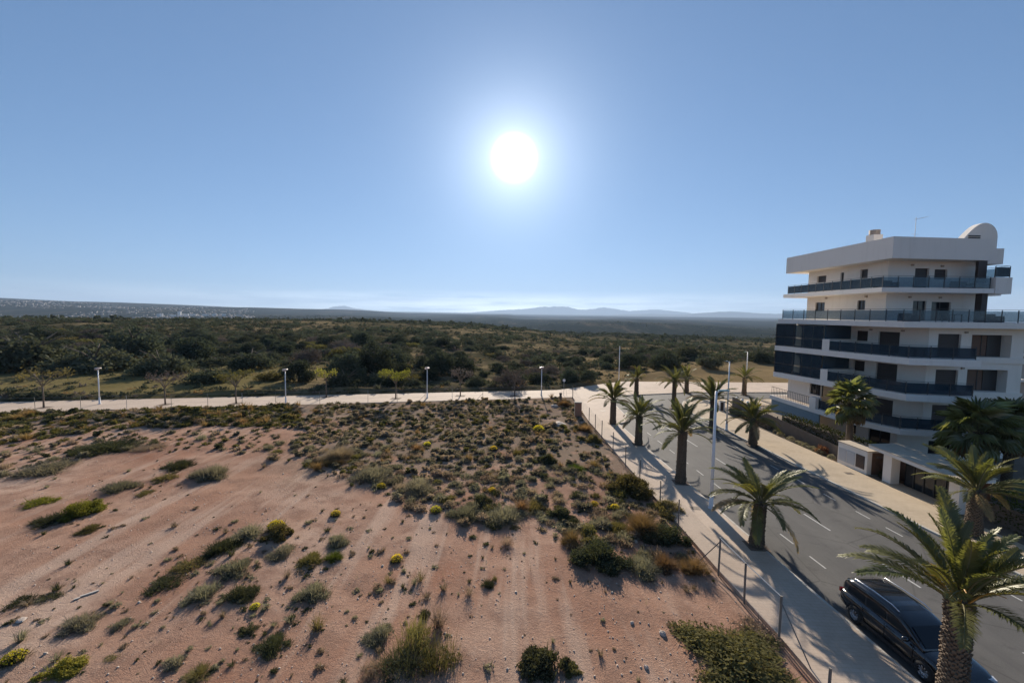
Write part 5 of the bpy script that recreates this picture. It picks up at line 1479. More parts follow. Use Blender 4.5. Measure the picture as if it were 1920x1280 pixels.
# the plan below is drawn for storeys of 3.05 m; the sunlit canopy and palm in front show that the block stands farther back, so the whole group is scaled up about the camera, giving storeys of 3.3 m
BS = 1.085
bld.scale = (BS, BS, BS); bld.location = (38 * BS, 43 * BS, CAM_H * (1 - BS))
def bw(x, y, z): return (x * BS, y * BS, CAM_H + (z - CAM_H) * BS)
def bpart(name, mb, mat, parent=None, smooth=False):
    mb.v = [(x - 38, y - 43, z) for x, y, z in mb.v]
    return part(name, mb, mat, parent or bld, smooth)
LV = [4.1, 7.15, 10.2, 13.25, 16.3]
def wallseg(a, b, z0, z1, holes, mat=M_WALL, depth=0.22, name='wall'):
    """one face of wall with real openings; holes are (s0, s1, zb, zt, kind)"""
    L = math.hypot(b[0] - a[0], b[1] - a[1]); ux, uy = (b[0] - a[0]) / L, (b[1] - a[1]) / L
    nx_, ny_ = -uy, ux
    if nx_ * a[0] + ny_ * a[1] < 0: nx_, ny_ = -nx_, -ny_        # inwards: away from the camera
    def P(s, z, d=0.0): return (a[0] + ux * s + nx_ * d, a[1] + uy * s + ny_ * d, z)
    hl = []
    for s0, s1, zb, zt, kind in holes:
        s0, s1 = sorted((s0, s1)); hl.append((max(0.02, s0), min(L - 0.02, s1), max(z0 + 0.015, zb), min(z1 - 0.02, zt), kind))
    S = sorted({0.0, L} | {h[0] for h in hl} | {h[1] for h in hl}); Zs = sorted({z0, z1} | {h[2] for h in hl} | {h[3] for h in hl})
    mb = MB()
    for i in range(len(S) - 1):
        for j in range(len(Zs) - 1):
            sm, zm = (S[i] + S[i + 1]) / 2, (Zs[j] + Zs[j + 1]) / 2
            if any(h[0] < sm < h[1] and h[2] < zm < h[3] for h in hl): continue
            mb.add([P(S[i], Zs[j]), P(S[i + 1], Zs[j]), P(S[i + 1], Zs[j + 1]), P(S[i], Zs[j + 1])], [(0, 1, 2, 3)])
    for s0, s1, zb, zt, kind in hl:
        dd = depth if kind != 'recess' else 0.9
        for q in (((s0, zb), (s1, zb)), ((s1, zb), (s1, zt)), ((s1, zt), (s0, zt)), ((s0, zt), (s0, zb))):
            (sa, za), (sb, zb_) = q
            mb.add([P(sa, za), P(sb, zb_), P(sb, zb_, dd), P(sa, za, dd)], [(0, 1, 2, 3)])
    w = bpart(name, mb, mat)
    for s0, s1, zb, zt, kind in hl:
        dd = (depth if kind != 'recess' else 0.9) - 0.03
        def slabp(sa, sb, za, zb_, d0, d1):
            m2 = MB(); p = [P(sa, za, d0), P(sb, za, d0), P(sb, zb_, d0), P(sa, zb_, d0), P(sa, za, d1), P(sb, za, d1), P(sb, zb_, d1), P(sa, zb_, d1)]
            m2.add(p, [(0, 1, 2, 3), (7, 6, 5, 4), (0, 4, 5, 1), (1, 5, 6, 2), (2, 6, 7, 3), (3, 7, 4, 0)]); return m2
        if kind == 'shutter':
            sh = bpart('shutter', slabp(s0 - 0.01, s1 + 0.01, zb - 0.01, zt + 0.01, dd, dd + 0.1), M_SHUT)
            n = max(2, int((zt - zb) / 0.18)); m2 = MB()
            for k in range(1, n):
                z = zb + (zt - zb) * k / n
                q = slabp(s0 + 0.03, s1 - 0.03, z - 0.02, z + 0.012, dd - 0.012, dd + 0.01); m2.add(q.v, q.f)
            m2.v = [(x - 38, y - 43, z) for x, y, z in m2.v]; part('slats', m2, M_FRAME, sh)
        else:
            wn_ = bpart('window', slabp(s0 - 0.01, s1 + 0.01, zb - 0.01, zt + 0.01, dd, dd + 0.1), M_PANE if kind != 'recess' else M_CURT)
            m2 = MB(); fr = 0.05
            nmul = 2 if (s1 - s0) > 1.0 else 1
            segs = [(s0, s1, zb, zb + fr), (s0, s1, zt - fr, zt), (s0, s0 + fr, zb, zt), (s1 - fr, s1, zb, zt)]
            if nmul > 1: segs.append(((s0 + s1) / 2 - 0.03, (s0 + s1) / 2 + 0.03, zb, zt))
            if kind == 'recess': segs += [(s0 + fr, s0 + (s1 - s0) * 0.14, zb, zt), (s0 + (s1 - s0) * 0.64, s1 - fr, zb, zt)]
            for k, sg_ in enumerate(segs):
                q = slabp(sg_[0], sg_[1], sg_[2], sg_[3], dd - 0.03 - 0.003 * k, dd + 0.02); m2.add(q.v, q.f)
            m2.v = [(x - 38, y - 43, z) for x, y, z in m2.v]; part('frame', m2, M_FRAME, wn_)
    return P, L
def hole(a, b, px0, pyt, px1, pyb, kind):
    pym = (pyt + pyb) / 2
    s0 = fp(px0, pym, a, b)[0]; s1 = fp(px1, pym, a, b)[0]
    pc = (px0 + px1) / 2
    return (s0, s1, fp(pc, pyb, a, b)[1], fp(pc, pyt, a, b)[1], kind)
def slab(poly, z0, z1, mat=M_WALL2, name='floor_slab'): return bpart(name, MB().prism(poly, z0, z1), mat)
def railing(pts, z, h=1.08, step=1.35, mat=M_GLASS, first=True):
    """glass balustrade: posts and separate panes under one handrail"""
    rail = MB()
    P3 = [(x, y, z) for x, y in pts]
    for a, b in zip(P3[:-1], P3[1:]): rail.bar((a[0], a[1], z + h), (b[0], b[1], z + h), 0.035, 0.03)
    ro = bpart('railing', rail, M_FRAME)
    pm = MB(); 
    for a, b in zip(P3[:-1], P3[1:]):
        L = math.hypot(b[0] - a[0], b[1] - a[1]); n = max(1, round(L / step)); ux, uy = (b[0] - a[0]) / L, (b[1] - a[1]) / L
        for i in range(n + 1):
            if i == 0 and a is not P3[0]: continue
            s = L * i / n; m2 = MB().box((a[0] + ux * s - 38, a[1] + uy * s - 43, z + h / 2 - 0.02), (0.05, 0.05, h - 0.04), rz=math.atan2(uy, ux)); part('post', m2, M_FRAME, ro)
        for i in range(n):
            s = L * (i + 0.5) / n; m2 = MB().box((a[0] + ux * s - 38, a[1] + uy * s - 43, z + 0.08 + (h - 0.2) / 2), (L / n - 0.09, 0.012, h - 0.2), rz=math.atan2(uy, ux)); part('glass_panel', m2, mat, ro)
    return ro
# plan of the storeys
roofP = [(34.6, 53.2), (34.4, 38.2), (44.1, 39.0), (44.4, 44.5), (50, 45), (50, 54)]
L5P = [(34.3, 53.0), (33.4, 37.9), (43.7, 38.0), (43.7, 41), (49, 42), (49, 53.5)]
L4P = [(30.9, 48.4), (33.1, 35.2), (45.4, 34.6), (48, 44), (48, 51)]
LOP = [(30.4, 48.0), (33.2, 34.6), (38.0, 33.5), (39.6, 36.4), (47, 40), (46, 50), (34, 50.5)]
L1P = [(31.2, 49.7), (31.3, 43.0), (31.45, 38.4), (33.1, 34.8), (38.2, 33.7), (39.8, 36.4), (47, 40), (46, 50)]
# ground floor
Kl, Al = (36.6, 36.5), (35.2, 43.2)
Rl = (44.3, 35.9)
GA, GB, GC = (33.2, 44.5), (34.6, 36.6), (40.0, 35.6)
wallseg(GA, GB, -0.1, LV[0] - 0.5, [hole(GA, GB, 1588, 790, 1605, 812, 'window'), hole(GA, GB, 1627, 801, 1669, 838, 'window')])
wallseg(GB, GC, -0.1, LV[0] - 0.5, [hole(GB, GC, 1740, 827, 1783, 852, 'window')])
bpart('wall', MB().prism([(33.25, 44.6), (36, 49), (46, 49), (45, 36.5), (40.0, 35.8)], -0.1, LV[0] - 0.51), M_WALL)
slab(L1P, LV[0] - 0.45, LV[0]); 
bpart('terrace_fascia', MB().prism([(31.32, 49.5), (31.45, 41.9), (31.58, 41.9), (31.45, 49.5)], 2.1, LV[0] - 0.46), plain('blue_grey_panel', (0.20, 0.29, 0.34), 0.35))
bpart('terrace_floor', MB().prism([(31.4, 49.4), (31.5, 43.2), (34.5, 43.2), (34, 49.4)], LV[0], LV[0] + 0.02), M_TILE)
# floor 1: left end wall, recessed wall, right wall
a1, b1 = (32.2, 48.0), (32.5, 43.3)
wallseg(a1, b1, LV[0], LV[1] - 0.5, [hole(a1, b1, 1518, 714, 1545, 741, 'window')])
for f in range(3):
    z0, z1 = LV[f], LV[f + 1] - 0.5
    left = {0: [(1633, 747, 1673, 800, 'shutter')], 1: [(1600, 676, 1621, 695, 'shutter'), (1641, 681, 1681, 736, 'shutter')], 2: [(1605, 620, 1627, 639, 'shutter'), (1646, 622, 1686, 668, 'shutter')]}[f]
    right = {0: [(1746, 759, 1790, 806, 'shutter')], 1: [(1753, 693, 1795, 741, 'shutter'), (1812, 693, 1888, 737, 'recess')], 2: [(1758, 626, 1801, 673, 'shutter'), (1821, 628, 1896, 672, 'recess')]}[f]
    wallseg(Al, Kl, z0, z1, [hole(Al, Kl, *h) for h in left])
    wallseg(Kl, Rl, z0, z1, [hole(Kl, Rl, *h) for h in right])
    bpart('wall', MB().prism([(44.33, 35.95), (46.5, 48.5), (33.2, 48.6), (33.0, 47.4), (35.3, 43.5), (36, 44), (44, 40)], z0 - 0.0, z1 + 0.01), M_WALL)
    if f: slab(LOP, LV[f] - 0.55, LV[f])
bpart('wall', MB().prism([(38.4, 36.35), (44.36, 35.75), (44.4, 36.2), (38.4, 36.8)], LV[1] - 0.5, LV[1] + 0.0), M_WALL)
bpart('wall', MB().prism([(38.4, 36.35), (44.36, 35.75), (44.4, 36.2), (38.4, 36.8)], LV[2] - 0.5, LV[2] + 0.0), M_WALL)
slab(L4P, LV[3] - 0.5, LV[3])
slab(L5P, LV[4] - 0.42, LV[4])
# upper storeys
Ku, Au, Ru = (36.0, 40.3), (36.1, 51.2), (45.6, 40.5)
up = {3: ([(1528, 567, 1546, 583, 'window'), (1607, 563, 1622, 581, 'window')], [(1711, 564, 1736, 601, 'window'), (1746, 566, 1782, 601, 'window')]),
      4: ([(1532, 517, 1549, 530, 'shutter'), (1576, 511, 1582, 527, 'window'), (1613, 505, 1627, 522, 'shutter')], [(1715, 503, 1741, 541, 'shutter'), (1752, 505, 1776, 524, 'shutter')])}
for f in (3, 4):
    z0, z1 = LV[f], (LV[4] - 0.42 if f == 3 else 18.95)
    wallseg(Au, Ku, z0, z1, [hole(Au, Ku, *h) for h in up[f][0]])
    wallseg(Ku, Ru, z0, z1, [hole(Ku, Ru, *h) for h in up[f][1]])
    bpart('wall', MB().prism([(45.63, 40.55), (47, 50), (40, 52), (36.13, 51.25), (37, 49), (37, 43), (40, 42)], z0, z1 - 0.01), M_WALL)
# roof: deep fascia and soffit
fas = MB(); n_ = len(roofP)
fas.prism(roofP, 18.95, 19.2)
bpart('roof', fas, M_WALL2)
inner = [(34.9, 52.9), (34.72, 38.5), (43.8, 39.25), (44.1, 44.7), (49.7, 45.3), (49.7, 53.7)]
par = MB()
for i in range(n_):
    j = (i + 1) % n_
    par.prism([roofP[i], roofP[j], inner[j], inner[i]], 19.2, 20.9)
bpart('parapet', par, M_WALL2)
bpart('roof_slab', MB().prism([(44.45, 39.6), (46.0, 39.5), (46.2, 45), (44.5, 44.4)], 18.7, 20.15), M_WALL2)
# stair tower with a rounded top
tw = [(46.6, 20.0), (46.6, 21.7)]
tw += [(46.6 + 3.6 * u, 21.7 + 1.75 * math.sin(min(1.0, u / 0.62) * math.pi / 2)) for u in np.linspace(0.06, 0.62, 9)]
tw += [(50.2 - 1.368 + 1.368 * math.sin(t_), 22.0 + 1.45 * math.cos(t_)) for t_ in np.linspace(0.15, math.pi / 2, 8)] + [(50.2, 20.0)]
tb = MB(); k = len(tw)
tb.v = [(x, 43.8, z) for x, z in tw] + [(x, 44.5, z) for x, z in tw]
tb.f = [tuple(range(k)), tuple(range(2 * k - 1, k - 1, -1))] + [(i, k + i, k + (i + 1) % k, (i + 1) % k) for i in range(k)]
st = bpart('stair_tower', tb, M_WALL)
for i in range(3):
    part('vent_slat', MB().box((47.75 - 38, 43.76 - 43, 22.1 - i * 0.2), (1.2, 0.06, 0.12)), M_FRAME, st)
ch = bpart('chimney', MB().box((37.6, 44, 21.3), (0.95, 0.95, 1.6)), M_WALL)
part('cowl', MB().lathe([(0.42, 0), (0.48, 0.08), (0.48, 0.5), (0.1, 0.52)], 12, c=(37.6 - 38, 1.0, 22.1)), M_TILE, ch)
bpart('roof_plant', MB().box((40.0, 43.2, 20.9), (2.0, 0.9, 0.9)), M_WALL2)
bpart('roof_plant', MB().box((36.4, 46.0, 20.85), (1.2, 0.9, 0.5)), M_WALL2)
# railings
railing([(34.6, 52.6), (33.75, 38.25), (43.6, 38.3)], LV[4])
railing([(31.25, 48.2), (33.35, 35.55), (45.2, 34.95)], LV[3])
for f in (1, 2):
    z = LV[f]
    railing([(31.75, 42.0), (33.35, 34.85), (37.9, 33.85)], z, mat=M_SMOKE)
    # glazed loggia over the street: smoked sliding panes above a glass balustrade
    lg = bpart('loggia_rail', MB().bar((30.5, 47.95, z + 1.05), (31.68, 42.3, z + 1.05), 0.06, 0.07), M_FRAME)
    m_ = 5
    for i in range(m_):
        u0, u1 = (i + 0.02) / m_, (i + 0.98) / m_
        q = lambda u: (30.5 + 1.18 * u, 47.95 - 5.65 * u)
        c = q((u0 + u1) / 2); L_ = 5.77 / m_ * 0.96
        part('smoked_pane', MB().box((c[0] - 38, c[1] - 43, z + 1.09 + 0.67), (L_, 0.02, 1.32), rz=math.atan2(-5.65, 1.18)), M_SMOKE, lg)
        part('glass_panel', MB().box((c[0] - 38, c[1] - 43, z + 0.08 + 0.46), (L_, 0.016, 0.9), rz=math.atan2(-5.65, 1.18)), M_SMOKE, lg)
    bpart('partition', MB().bar((31.8, 42.25, z + 1.75), (35.1, 43.1, z + 1.75), 0.04, 1.5), M_GREYGL)
    bpart('balcony_wall', MB().prism([(31.6, 42.3), (31.8, 41.6), (35.2, 42.4), (35.0, 43.0)], z, z + 1.12), M_WALL)
    bpart('end_frame', MB().prism([(30.45, 48.0), (30.6, 47.94), (33.0, 48.4), (33.0, 48.55)], z, LV[f + 1] - 0.55), M_SHUT)
railing([(31.6, 42.2), (31.75, 38.6), (33.3, 35.05), (38.0, 33.95)], LV[0], mat=M_SMOKE)
bpart('balcony_wall', MB().prism([(31.25, 43.1), (31.3, 42.3), (31.9, 42.3), (31.85, 43.1)], LV[0] - 0.1, LV[0] + 1.15), M_WALL)
# barred railing of the left terrace
br_ = MB(); br_.bar((31.3, 49.5, LV[0] + 1.05), (31.4, 43.2, LV[0] + 1.05), 0.04); tr_ = bpart('railing', br_, M_FRAME)
for i in range(24):
    part('bar', MB().box((31.3 + 0.1 * i / 23 - 38, 49.5 - 6.3 * i / 23 - 43, LV[0] + 0.52), (0.025, 0.025, 1.04)), M_FRAME, tr_)
# right end: column, boxed balcony, canopy edge
bpart('column', MB().box((43.6, 38.9, 14.56), (0.55, 0.55, 2.62)), M_SHUT)
bpart('balcony_box', MB().prism([(44.0, 38.2), (45.6, 38.3), (45.8, 41.2), (44.1, 41.2)], 15.85, 17.35), M_WALL2)
railing([(44.1, 38.4), (45.5, 38.45), (45.7, 41.0)], 17.35, 1.05, 1.1)
bpart('louvre_screen', MB().box((43.55, 39.1, 17.9), (0.8, 0.25, 2.0)), M_SHUT)
for px, py, a_, b_ in ((1550, 559, Au, Ku), (1625, 556, Au, Ku), (1710, 497, Ku, Ru), (1766, 499, Ku, Ru), (1705, 557, Ku, Ru), (1762, 558, Ku, Ru), (1634, 618, Al, Kl), (1694, 620, Al, Kl), (1811, 623, Kl, Rl), (1804, 690, Kl, Rl)):
    s_, z_ = fp(px, py, a_, b_); L_ = math.hypot(b_[0] - a_[0], b_[1] - a_[1]); ux, uy = (b_[0] - a_[0]) / L_, (b_[1] - a_[1]) / L_
    bpart('wall_light', MB().box((a_[0] + ux * s_ - abs(uy) * 0.06, a_[1] + uy * s_ - abs(ux) * 0.06, z_), (0.22, 0.14, 0.16), rz=math.atan2(uy, ux)), M_TILE)
# furniture on the balconies
M_CHAIR = plain('wicker', (0.045, 0.04, 0.04), 0.8)
def terrace_set(x, y, z, lab, rz=0.0, s=1.0):
    t = thing('terrace_table', lab, 'table', bw(x, y, z), rz)
    part('table_top', MB().box((0, 0, 0.72 * s), (1.3 * s, 0.8 * s, 0.05)), M_CHAIR, t)
    for a in (-1, 1):
        for b in (-1, 1): part('leg', MB().box((a * 0.58 * s, b * 0.33 * s, 0.35 * s), (0.06, 0.06, 0.7 * s)), M_CHAIR, t)
def sofa(x, y, z, lab, rz=0.0, w=1.7):
    t = thing('terrace_sofa', lab, 'sofa', bw(x, y, z), rz)
    part('seat', MB().box((0, 0, 0.22), (w, 0.75, 0.4)), M_CHAIR, t); part('backrest', MB().box((0, 0.34, 0.6), (w, 0.14, 0.4)), M_CHAIR, t)
    for a in (-1, 1): part('armrest', MB().box((a * (w / 2 + 0.07), 0, 0.32), (0.13, 0.76, 0.6)), M_CHAIR, t)
sofa(35.0, 39.3, LV[4], 'dark sofa on the top balcony behind the glass at the corner')
sofa(42.3, 39.4, LV[4], 'dark sofa at the right end of the top balcony', 0.2, 2.0)
sofa(41.9, 36.6, LV[3], 'dark wicker sofa at the right end of the second balcony from the top')
terrace_set(39.2, 37.2, LV[3], 'dark table on the second balcony from the top, before the glass doors')
sofa(35.2, 37.0, LV[3], 'dark wicker sofa near the corner of the second balcony from the top', 0.3)
terrace_set(35.4, 36.4, LV[2], 'dark table on the third balcony from the top', 0.2)
# aerial
x, y = 41.8, 44.0
an = thing('roof_aerial', 'thin television aerial on the roof of the apartment block', 'aerial', bw(x, y, 19.2))
part('mast', MB().tube([(0, 0, 0), (0, 0, 5.2)], [0.035, 0.022], 6), M_GALV, an)
part('boom', MB().tube([(-0.1, 0, 4.95), (1.25, 0.2, 5.25)], 0.02, 5), M_GALV, an)
for i in range(6): part('element', MB().tube([(0.1 + i * 0.2, -0.35, 5.0 + i * 0.045), (0.1 + i * 0.2, 0.35, 5.0 + i * 0.045)], 0.01, 4), M_GALV, an)
for z in (2.0, 3.3): part('element', MB().tube([(-0.4, 0, z), (0.4, 0, z)], 0.012, 4), M_GALV, an)

# ================================================================== GARDEN IN FRONT OF THE BLOCK
structure('garden_bed', MB().prism([(30.05, 58.9), (29.75, 53), (30.1, 47), (30.5, 38), (30.55, 31), (31.05, 20), (32.35, -14), (90, -14), (90, 64.4), (33.5, 61.6)], -0.3, 0.10), plain('garden_soil', (0.15, 0.115, 0.08), 0.95, var=0.4, scale=2, bump=0.5))
structure('lawn', MB().prism([(33.6, 33.2), (33.2, 27.3), (36.5, 20), (60, 20), (60, 33), (45, 34)], -0.2, 0.13), plain('lawn_grass', (0.10, 0.13, 0.045), 0.95, var=0.4, scale=3, bump=0.8))
M_SLAT = plain('fence_slat', (0.16, 0.13, 0.105), 0.8, var=0.25, scale=2)
sf = thing('slat_fence', 'grey-brown slatted garden fence behind the round clipped shrubs', 'fence', (0, 0, 0))
fa, fb = (30.95, 57.5), (31.2, 38.3)
sl = MB(); n = 150
for i in range(n):
    u = i / (n - 1); h = 2.1 - 0.95 * u
    sl.box((fa[0] + (fb[0] - fa[0]) * u, fa[1] + (fb[1] - fa[1]) * u, 0.1 + h / 2), (0.03, 0.1, h - 0.04 * (i % 2)), rz=0.045)
part('slats', sl, M_SLAT, sf)['kind'] = 'stuff'
for i in range(9):
    u = i / 8; part('post', MB().box((fa[0] + 0.06 + (fb[0] - fa[0]) * u, fa[1] + (fb[1] - fa[1]) * u, 1.1 - 0.3 * u), (0.08, 0.08, 2.2 - 0.6 * u)), M_FRAME, sf)
M_GLOBE = plain('white_globe', (0.75, 0.75, 0.72), 0.5)
for i, px in enumerate((1375, 1385, 1394, 1408, 1418)):
    y_ = 57.0 - i * 1.1 * 0.6; x_ = (px - 960) / FPX * y_ - 0.4
    tag(link('white_stone', MB().lathe([(0.02, 0), (0.15, 0.06), (0.2, 0.18), (0.15, 0.32), (0.02, 0.38)], 10).mesh('white_stone', M_GLOBE, True), None, (30.98 + 0.02 * i, 56.4 - i * 1.25, 2.16 - 0.06 * i)),
        'small round white ornament on the slatted fence, %s from the far end' % ORD[i].replace(' nearest', '').replace('nearest', 'first'), 'ornament', 'round white ornaments on the fence')
def hedge(name, pts, w, h, n, mat, lab, seed, size=0.09, z0=0.1):
    """clipped hedge: leaves over a box-shaped core"""
    r = np.random.default_rng(seed); P = []
    for a, b in zip(pts[:-1], pts[1:]):
        L = math.hypot(b[0] - a[0], b[1] - a[1]); ux, uy = (b[0] - a[0]) / L, (b[1] - a[1]) / L
        m_ = int(n * L); s = r.uniform(0, L, m_); d = r.uniform(-1, 1, m_); z = r.uniform(0, 1, m_) ** 0.7
        k = r.integers(0, 3, m_); d = np.where(k == 0, -1.0, np.where(k == 1, 1.0, d)); z = np.where(k == 2, 1.0, z)
        d = d * w / 2 * r.uniform(0.8, 1.15, m_); z = z * h * r.uniform(0.86, 1.12, m_)
        P.append(np.stack([a[0] + ux * s - uy * d, a[1] + uy * s + ux * d, z0 + z], 1))
    V, F = rand_quads(np.concatenate(P), size, r)
    core = MB()
    for a, b in zip(pts[:-1], pts[1:]):
        core.bar((a[0], a[1], z0 + h * 0.45), (b[0], b[1], z0 + h * 0.45), w * 0.8, h * 0.88)
    t = thing(name, lab, 'hedge', (0, 0, 0))
    link('foliage', np_mesh('foliage', V, F, mat), t); part('stems', core, M_BARK, t)
M_HEDGE = foliage('hedge_leaves', (0.04, 0.055, 0.02), (0.085, 0.10, 0.038), 0.25, 1.0)
hedge('hedge', [(31.75, 47.5), (32.3, 36.2)], 0.9, 2.15, 420, M_HEDGE, 'clipped dark green hedge behind the slatted fence', 5)
hedge('hedge', [(32.2, 27.0), (33.2, 22.5), (36, 15)], 1.0, 1.5, 300, M_HEDGE, 'dark clipped hedge below the palm at the right picture edge', 6)
hedge('hedge', [(34.6, 30.4), (38.5, 28.5)], 0.9, 0.9, 260, SH['broom'], 'light green low hedge on the lawn at the right picture edge', 8)
hedge('hedge', [(30.55, 57.0), (30.62, 48.6)], 0.6, 0.8, 300, SH['dark'], 'low dark green border in front of the far slatted fence', 9)
balls = [(1447, 812), (1456, 816), (1468, 818), (1470, 824), (1481, 826), (1490, 831), (1497, 834), (1505, 838), (1513, 842), (1519, 846), (1527, 850), (1530, 842), (1537, 853), (1553, 860)]
for i, (px, py) in enumerate(balls):
    x, y = gp(px, py, 0.1)
    x = min(max(x, 30.5), 30.85); s = 0.62 + 0.1 * math.sin(i * 2.1)
    o = tag(link('clipped_shrub', shrub_mesh('ball', 'grey', i % 3, 0.9), None, (x, y, 0.07), (0, 0, i), (s, s, s)), 'grey-green ball-shaped shrub beside the right pavement, %s from the far end of its row' % ORD[i].replace(' nearest', '').replace('nearest', 'first'), 'shrub', 'ball-shaped shrubs in front of the slatted fence')
x, y = gp(1545, 852, 0.1)
tag(link('red_shrub', shrub_mesh('bush', 'red', 1), None, (30.75, y + 0.3, 0.08), (0, 0, 1), (1.3, 1.3, 1.5)), 'reddish-brown bush next to the white meter box', 'shrub')
# meter box
mbx = thing('meter_box', 'white meter housing with grey doors and a brown louvre beside the entrance', 'cabinet', (31.05, 36.35, 0.1), R(3))
part('housing', MB().box((0, 0, 1.0), (1.25, 3.0, 2.0)), M_WALL, mbx)
part('coping', MB().box((0, 0, 2.035), (1.34, 3.1, 0.07)), plain('coping_stone', (0.50, 0.42, 0.32), 0.8), mbx)
M_DOOR = plain('grey_door', (0.50, 0.51, 0.52), 0.5)
for k, yy in enumerate((0.98, 0.1)): part('door', MB().box((-0.64, yy, 0.95), (0.035, 0.8, 1.15)), M_DOOR, mbx)
lv = part('louvre', MB().box((-0.635, -0.85, 0.95), (0.03, 0.85, 1.15)), M_SHUT, mbx)
for k in range(9): part('slat', MB().box((-0.66, -0.85, 0.45 + k * 0.125), (0.03, 0.8, 0.05)), M_CURT, lv)
M_WOOD = plain('wood_cladding', (0.15, 0.085, 0.055), 0.7, var=0.3, scale=3)
cl = MB()
for k in range(12): part('cladding_board', MB().box((-0.55 + k * 0.155 + 0.4, -1.53, 0.98), (0.14, 0.04, 1.9)), M_WOOD, mbx)
part('letter_slot', MB().box((0.35, -1.57, 1.55), (0.55, 0.05, 0.16)), M_CHROME, mbx)
tag(link('entrance_bush', shrub_mesh('bush', 'dark', 2), None, (31.55, 34.1, 0.1), (0, 0, 2), (1.5, 1.2, 1.6)), 'dark green bush against the wooden cladding by the entrance', 'shrub')
# gate canopy
gc = thing('entrance_canopy', 'long flat entrance canopy on white piers over dark glass gates', 'canopy', (0, 0, 0))
cp = [(30.45, 34.7), (33.2, 35.0), (32.8, 27.4), (30.05, 27.3)]
part('canopy_slab', MB().prism(cp, 2.5, 2.78), M_WALL, gc)
part('coping', MB().prism([(30.4, 34.75), (33.25, 35.05), (32.85, 27.35), (30.0, 27.25)], 2.78, 2.84), plain('canopy_stone', (0.50, 0.42, 0.32), 0.85), gc)
for (x, y, sx, sy) in ((31.1, 33.2, 0.7, 0.75), (31.2, 28.2, 0.6, 0.7)):
    part('pier', MB().box((x, y, 1.3), (sx, sy, 2.39)), M_WALL, gc)
part('back_wall', MB().box((32.7, 31.0, 1.3), (0.15, 7.0, 2.39)), M_WOOD, gc)
for k in range(5):
    g1 = part('glass_gate', MB().box((31.75, 29.1 + k * 0.8, 1.25), (0.05, 0.72, 2.25)), M_PANE, gc)
    part('gate_frame', MB().box((31.70, 28.7 + k * 0.8, 1.25), (0.07, 0.07, 2.3)), M_FRAME, gc)
part('doorstep', MB().box((31.1, 30.9, 0.13), (1.4, 5.0, 0.06)), M_PAVE2, gc)
lw = MB().box((33.9, 25.6, 0.55), (0.25, 3.0, 0.9), rz=0.5)
tag(part('low_wall', lw, M_WALL), 'low white garden wall behind the palm at the right picture edge', 'wall')
# white arched garden feature at the far end of the fence
wa = thing('garden_arch', 'small white arched niche with a dark opening at the far end of the garden fence', 'arch', (29.85, 58.2, PZ), R(-8))
fr_ = MB()
for s in (-1, 1): fr_.box((s * 0.3, 0, 0.6), (0.14, 0.3, 1.2))
fr_.box((0, 0, 1.27), (0.74, 0.3, 0.14)); part('frame', fr_, M_WHITE, wa)
part('opening', MB().box((0, 0.08, 0.6), (0.46, 0.1, 1.2)), M_SHUT, wa)
# neighbouring block at the picture edge
nb = thing('apartment_block', 'beige neighbouring block cut off by the right picture edge', 'building', (67, 56, 0))
part('wall', MB().prism([(-4.6, -5), (6, -5), (6, 8), (-4.9, 8)], -0.2, 12.3), render_mat('beige_render', (0.50, 0.42, 0.34)), nb)
for z in (3.2, 6.3, 9.4): 
    part('balcony_slab', MB().prism([(-5.6, -6.2), (6, -6.2), (6, -5.02), (-4.62, -5.02)], z - 0.3, z), M_WALL, nb)
    for k in range(3):
        w_ = part('window', MB().box((-2.6 + k * 3, -5.02, z + 1.4), (1.3, 0.06, 1.5)), M_PANE, nb); part('frame', MB().box((-2.6 + k * 3, -5.06, z + 1.4), (0.05, 0.04, 1.5)), M_FRAME, w_)
part('parapet', MB().prism([(-4.8, -5.2), (6.2, -5.2), (6.2, 8.2), (-5.1, 8.2)], 12.3, 13.0), M_WALL, nb)
# ================================================================== TOWN ON THE FAR RIDGE
M_HOUSE = plain('far_house_wall', (0.36, 0.31, 0.27), 0.9, var=0.3, scale=0.01)
M_HROOF = plain('far_roof', (0.30, 0.19, 0.14), 0.9)
r = np.random.default_rng(9)
V, F, n = [], [], 0
cb = np.array([(x, y, z) for z in (0, 1) for x, y in ((-.5, -.5), (.5, -.5), (.5, .5), (-.5, .5))], float)
fc = np.array([(4, 5, 6, 7), (0, 1, 5, 4), (1, 2, 6, 5), (2, 3, 7, 6), (3, 0, 4, 7)])
k = 0
while k < 800:
    y = r.uniform(2500, 5200); x = -y * r.uniform(0.62, 1.36)
    if wob(x, y, 160, off=3) < -0.15: continue
    w, d, h = r.uniform(8, 20), r.uniform(8, 14), r.uniform(3, 7)
    V.append(cb * [w, d, h] + [x, y, tz(x, y) - 1]); F.append(fc + n); n += 8; k += 1
tag(link('town', np_mesh('town', np.concatenate(V), np.concatenate(F), M_HOUSE)), 'pale houses of the distant town on the ridge at the left', 'town', kind='stuff')
M_WB = plain('far_white_block', (0.70, 0.68, 0.65), 0.9)
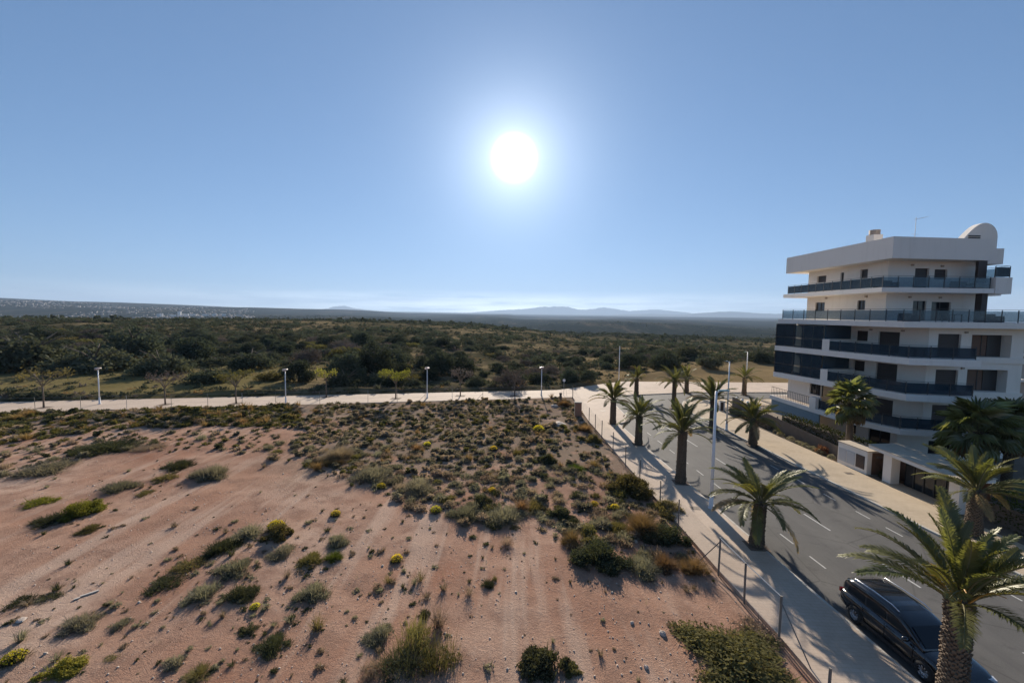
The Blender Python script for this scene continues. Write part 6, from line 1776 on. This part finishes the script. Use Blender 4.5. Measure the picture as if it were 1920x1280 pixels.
for i, (px, h, w) in enumerate(((298, 22, 22), (304, 24, 10), (325, 14, 30), (337, 36, 18), (348, 18, 34), (362, 16, 40), (385, 14, 44), (402, 16, 30), (420, 18, 26), (445, 10, 40))):
    y = 2900 + 40 * i; x = (px - 960) / FPX * y
    t = thing('distant_block', 'pale distant block at the far town edge, from its left end: ' + ('first', 'second', 'third', 'fourth and tallest', 'fifth', 'sixth', 'seventh', 'eighth', 'ninth', 'last')[i], 'building', (x, y, tz(x, y) - 2), 0.1 * i, 'pale blocks at the edge of the far town')
    part('wall', MB().box((0, 0, h / 2), (w, 14, h)), M_WB, t); part('roof', MB().box((0, 0, h + 0.4), (w + 1, 15, 0.8)), M_HROOF if i % 3 == 0 else M_WB, t)
M_GH = plain('greenhouse_sheet', (0.72, 0.72, 0.70), 0.5)
for i, (px, py, w) in enumerate(((925, 613, 42), (960, 615, 18), (1010, 616, 26))):
    d = ray(px, py); y = 1500.0; z = CAM_H + d[2] / d[1] * y; x = d[0] / d[1] * y
    z0 = tz(x, y); wm = w * y / FPX
    t = thing('greenhouse', 'long pale greenhouse roof in the plain, ' + ('longest of three', 'shortest of three', 'right one of three')[i], 'greenhouse', (x, y, z0 - 1), 0.12, 'pale greenhouse roofs in the plain')
    part('wall', MB().box((0, 0, 2.5), (wm, 24, 5)), M_GH, t); part('roof', MB().prism([(-wm / 2 - 1, -13), (wm / 2 + 1, -13), (wm / 2 + 1, 13), (-wm / 2 - 1, 13)], 5, 5.6), M_GH, t)

# ================================================================== HAZE
HAZE_DENSITY = 4.4e-5
hz = bpy.data.materials.new('haze'); hz.use_nodes = True
hn, hl = hz.node_tree.nodes, hz.node_tree.links; hn.clear()
ho = hn.new('ShaderNodeOutputMaterial'); hv = hn.new('ShaderNodeVolumePrincipled')
hv.inputs['Color'].default_value = (0.42, 0.57, 0.80, 1); hv.inputs['Density'].default_value = HAZE_DENSITY; hv.inputs['Anisotropy'].default_value = 0.25
hl.new(hv.outputs[0], ho.inputs['Volume'])
zs = GZ.min() - 2
hb = MB().box((0, 15300, (zs + 900) / 2), (68600, 38000, 900 - zs))
haze = part('haze', hb, hz); haze['kind'] = 'stuff'; tag(haze, 'pale blue haze filling the air over the plain', 'haze')
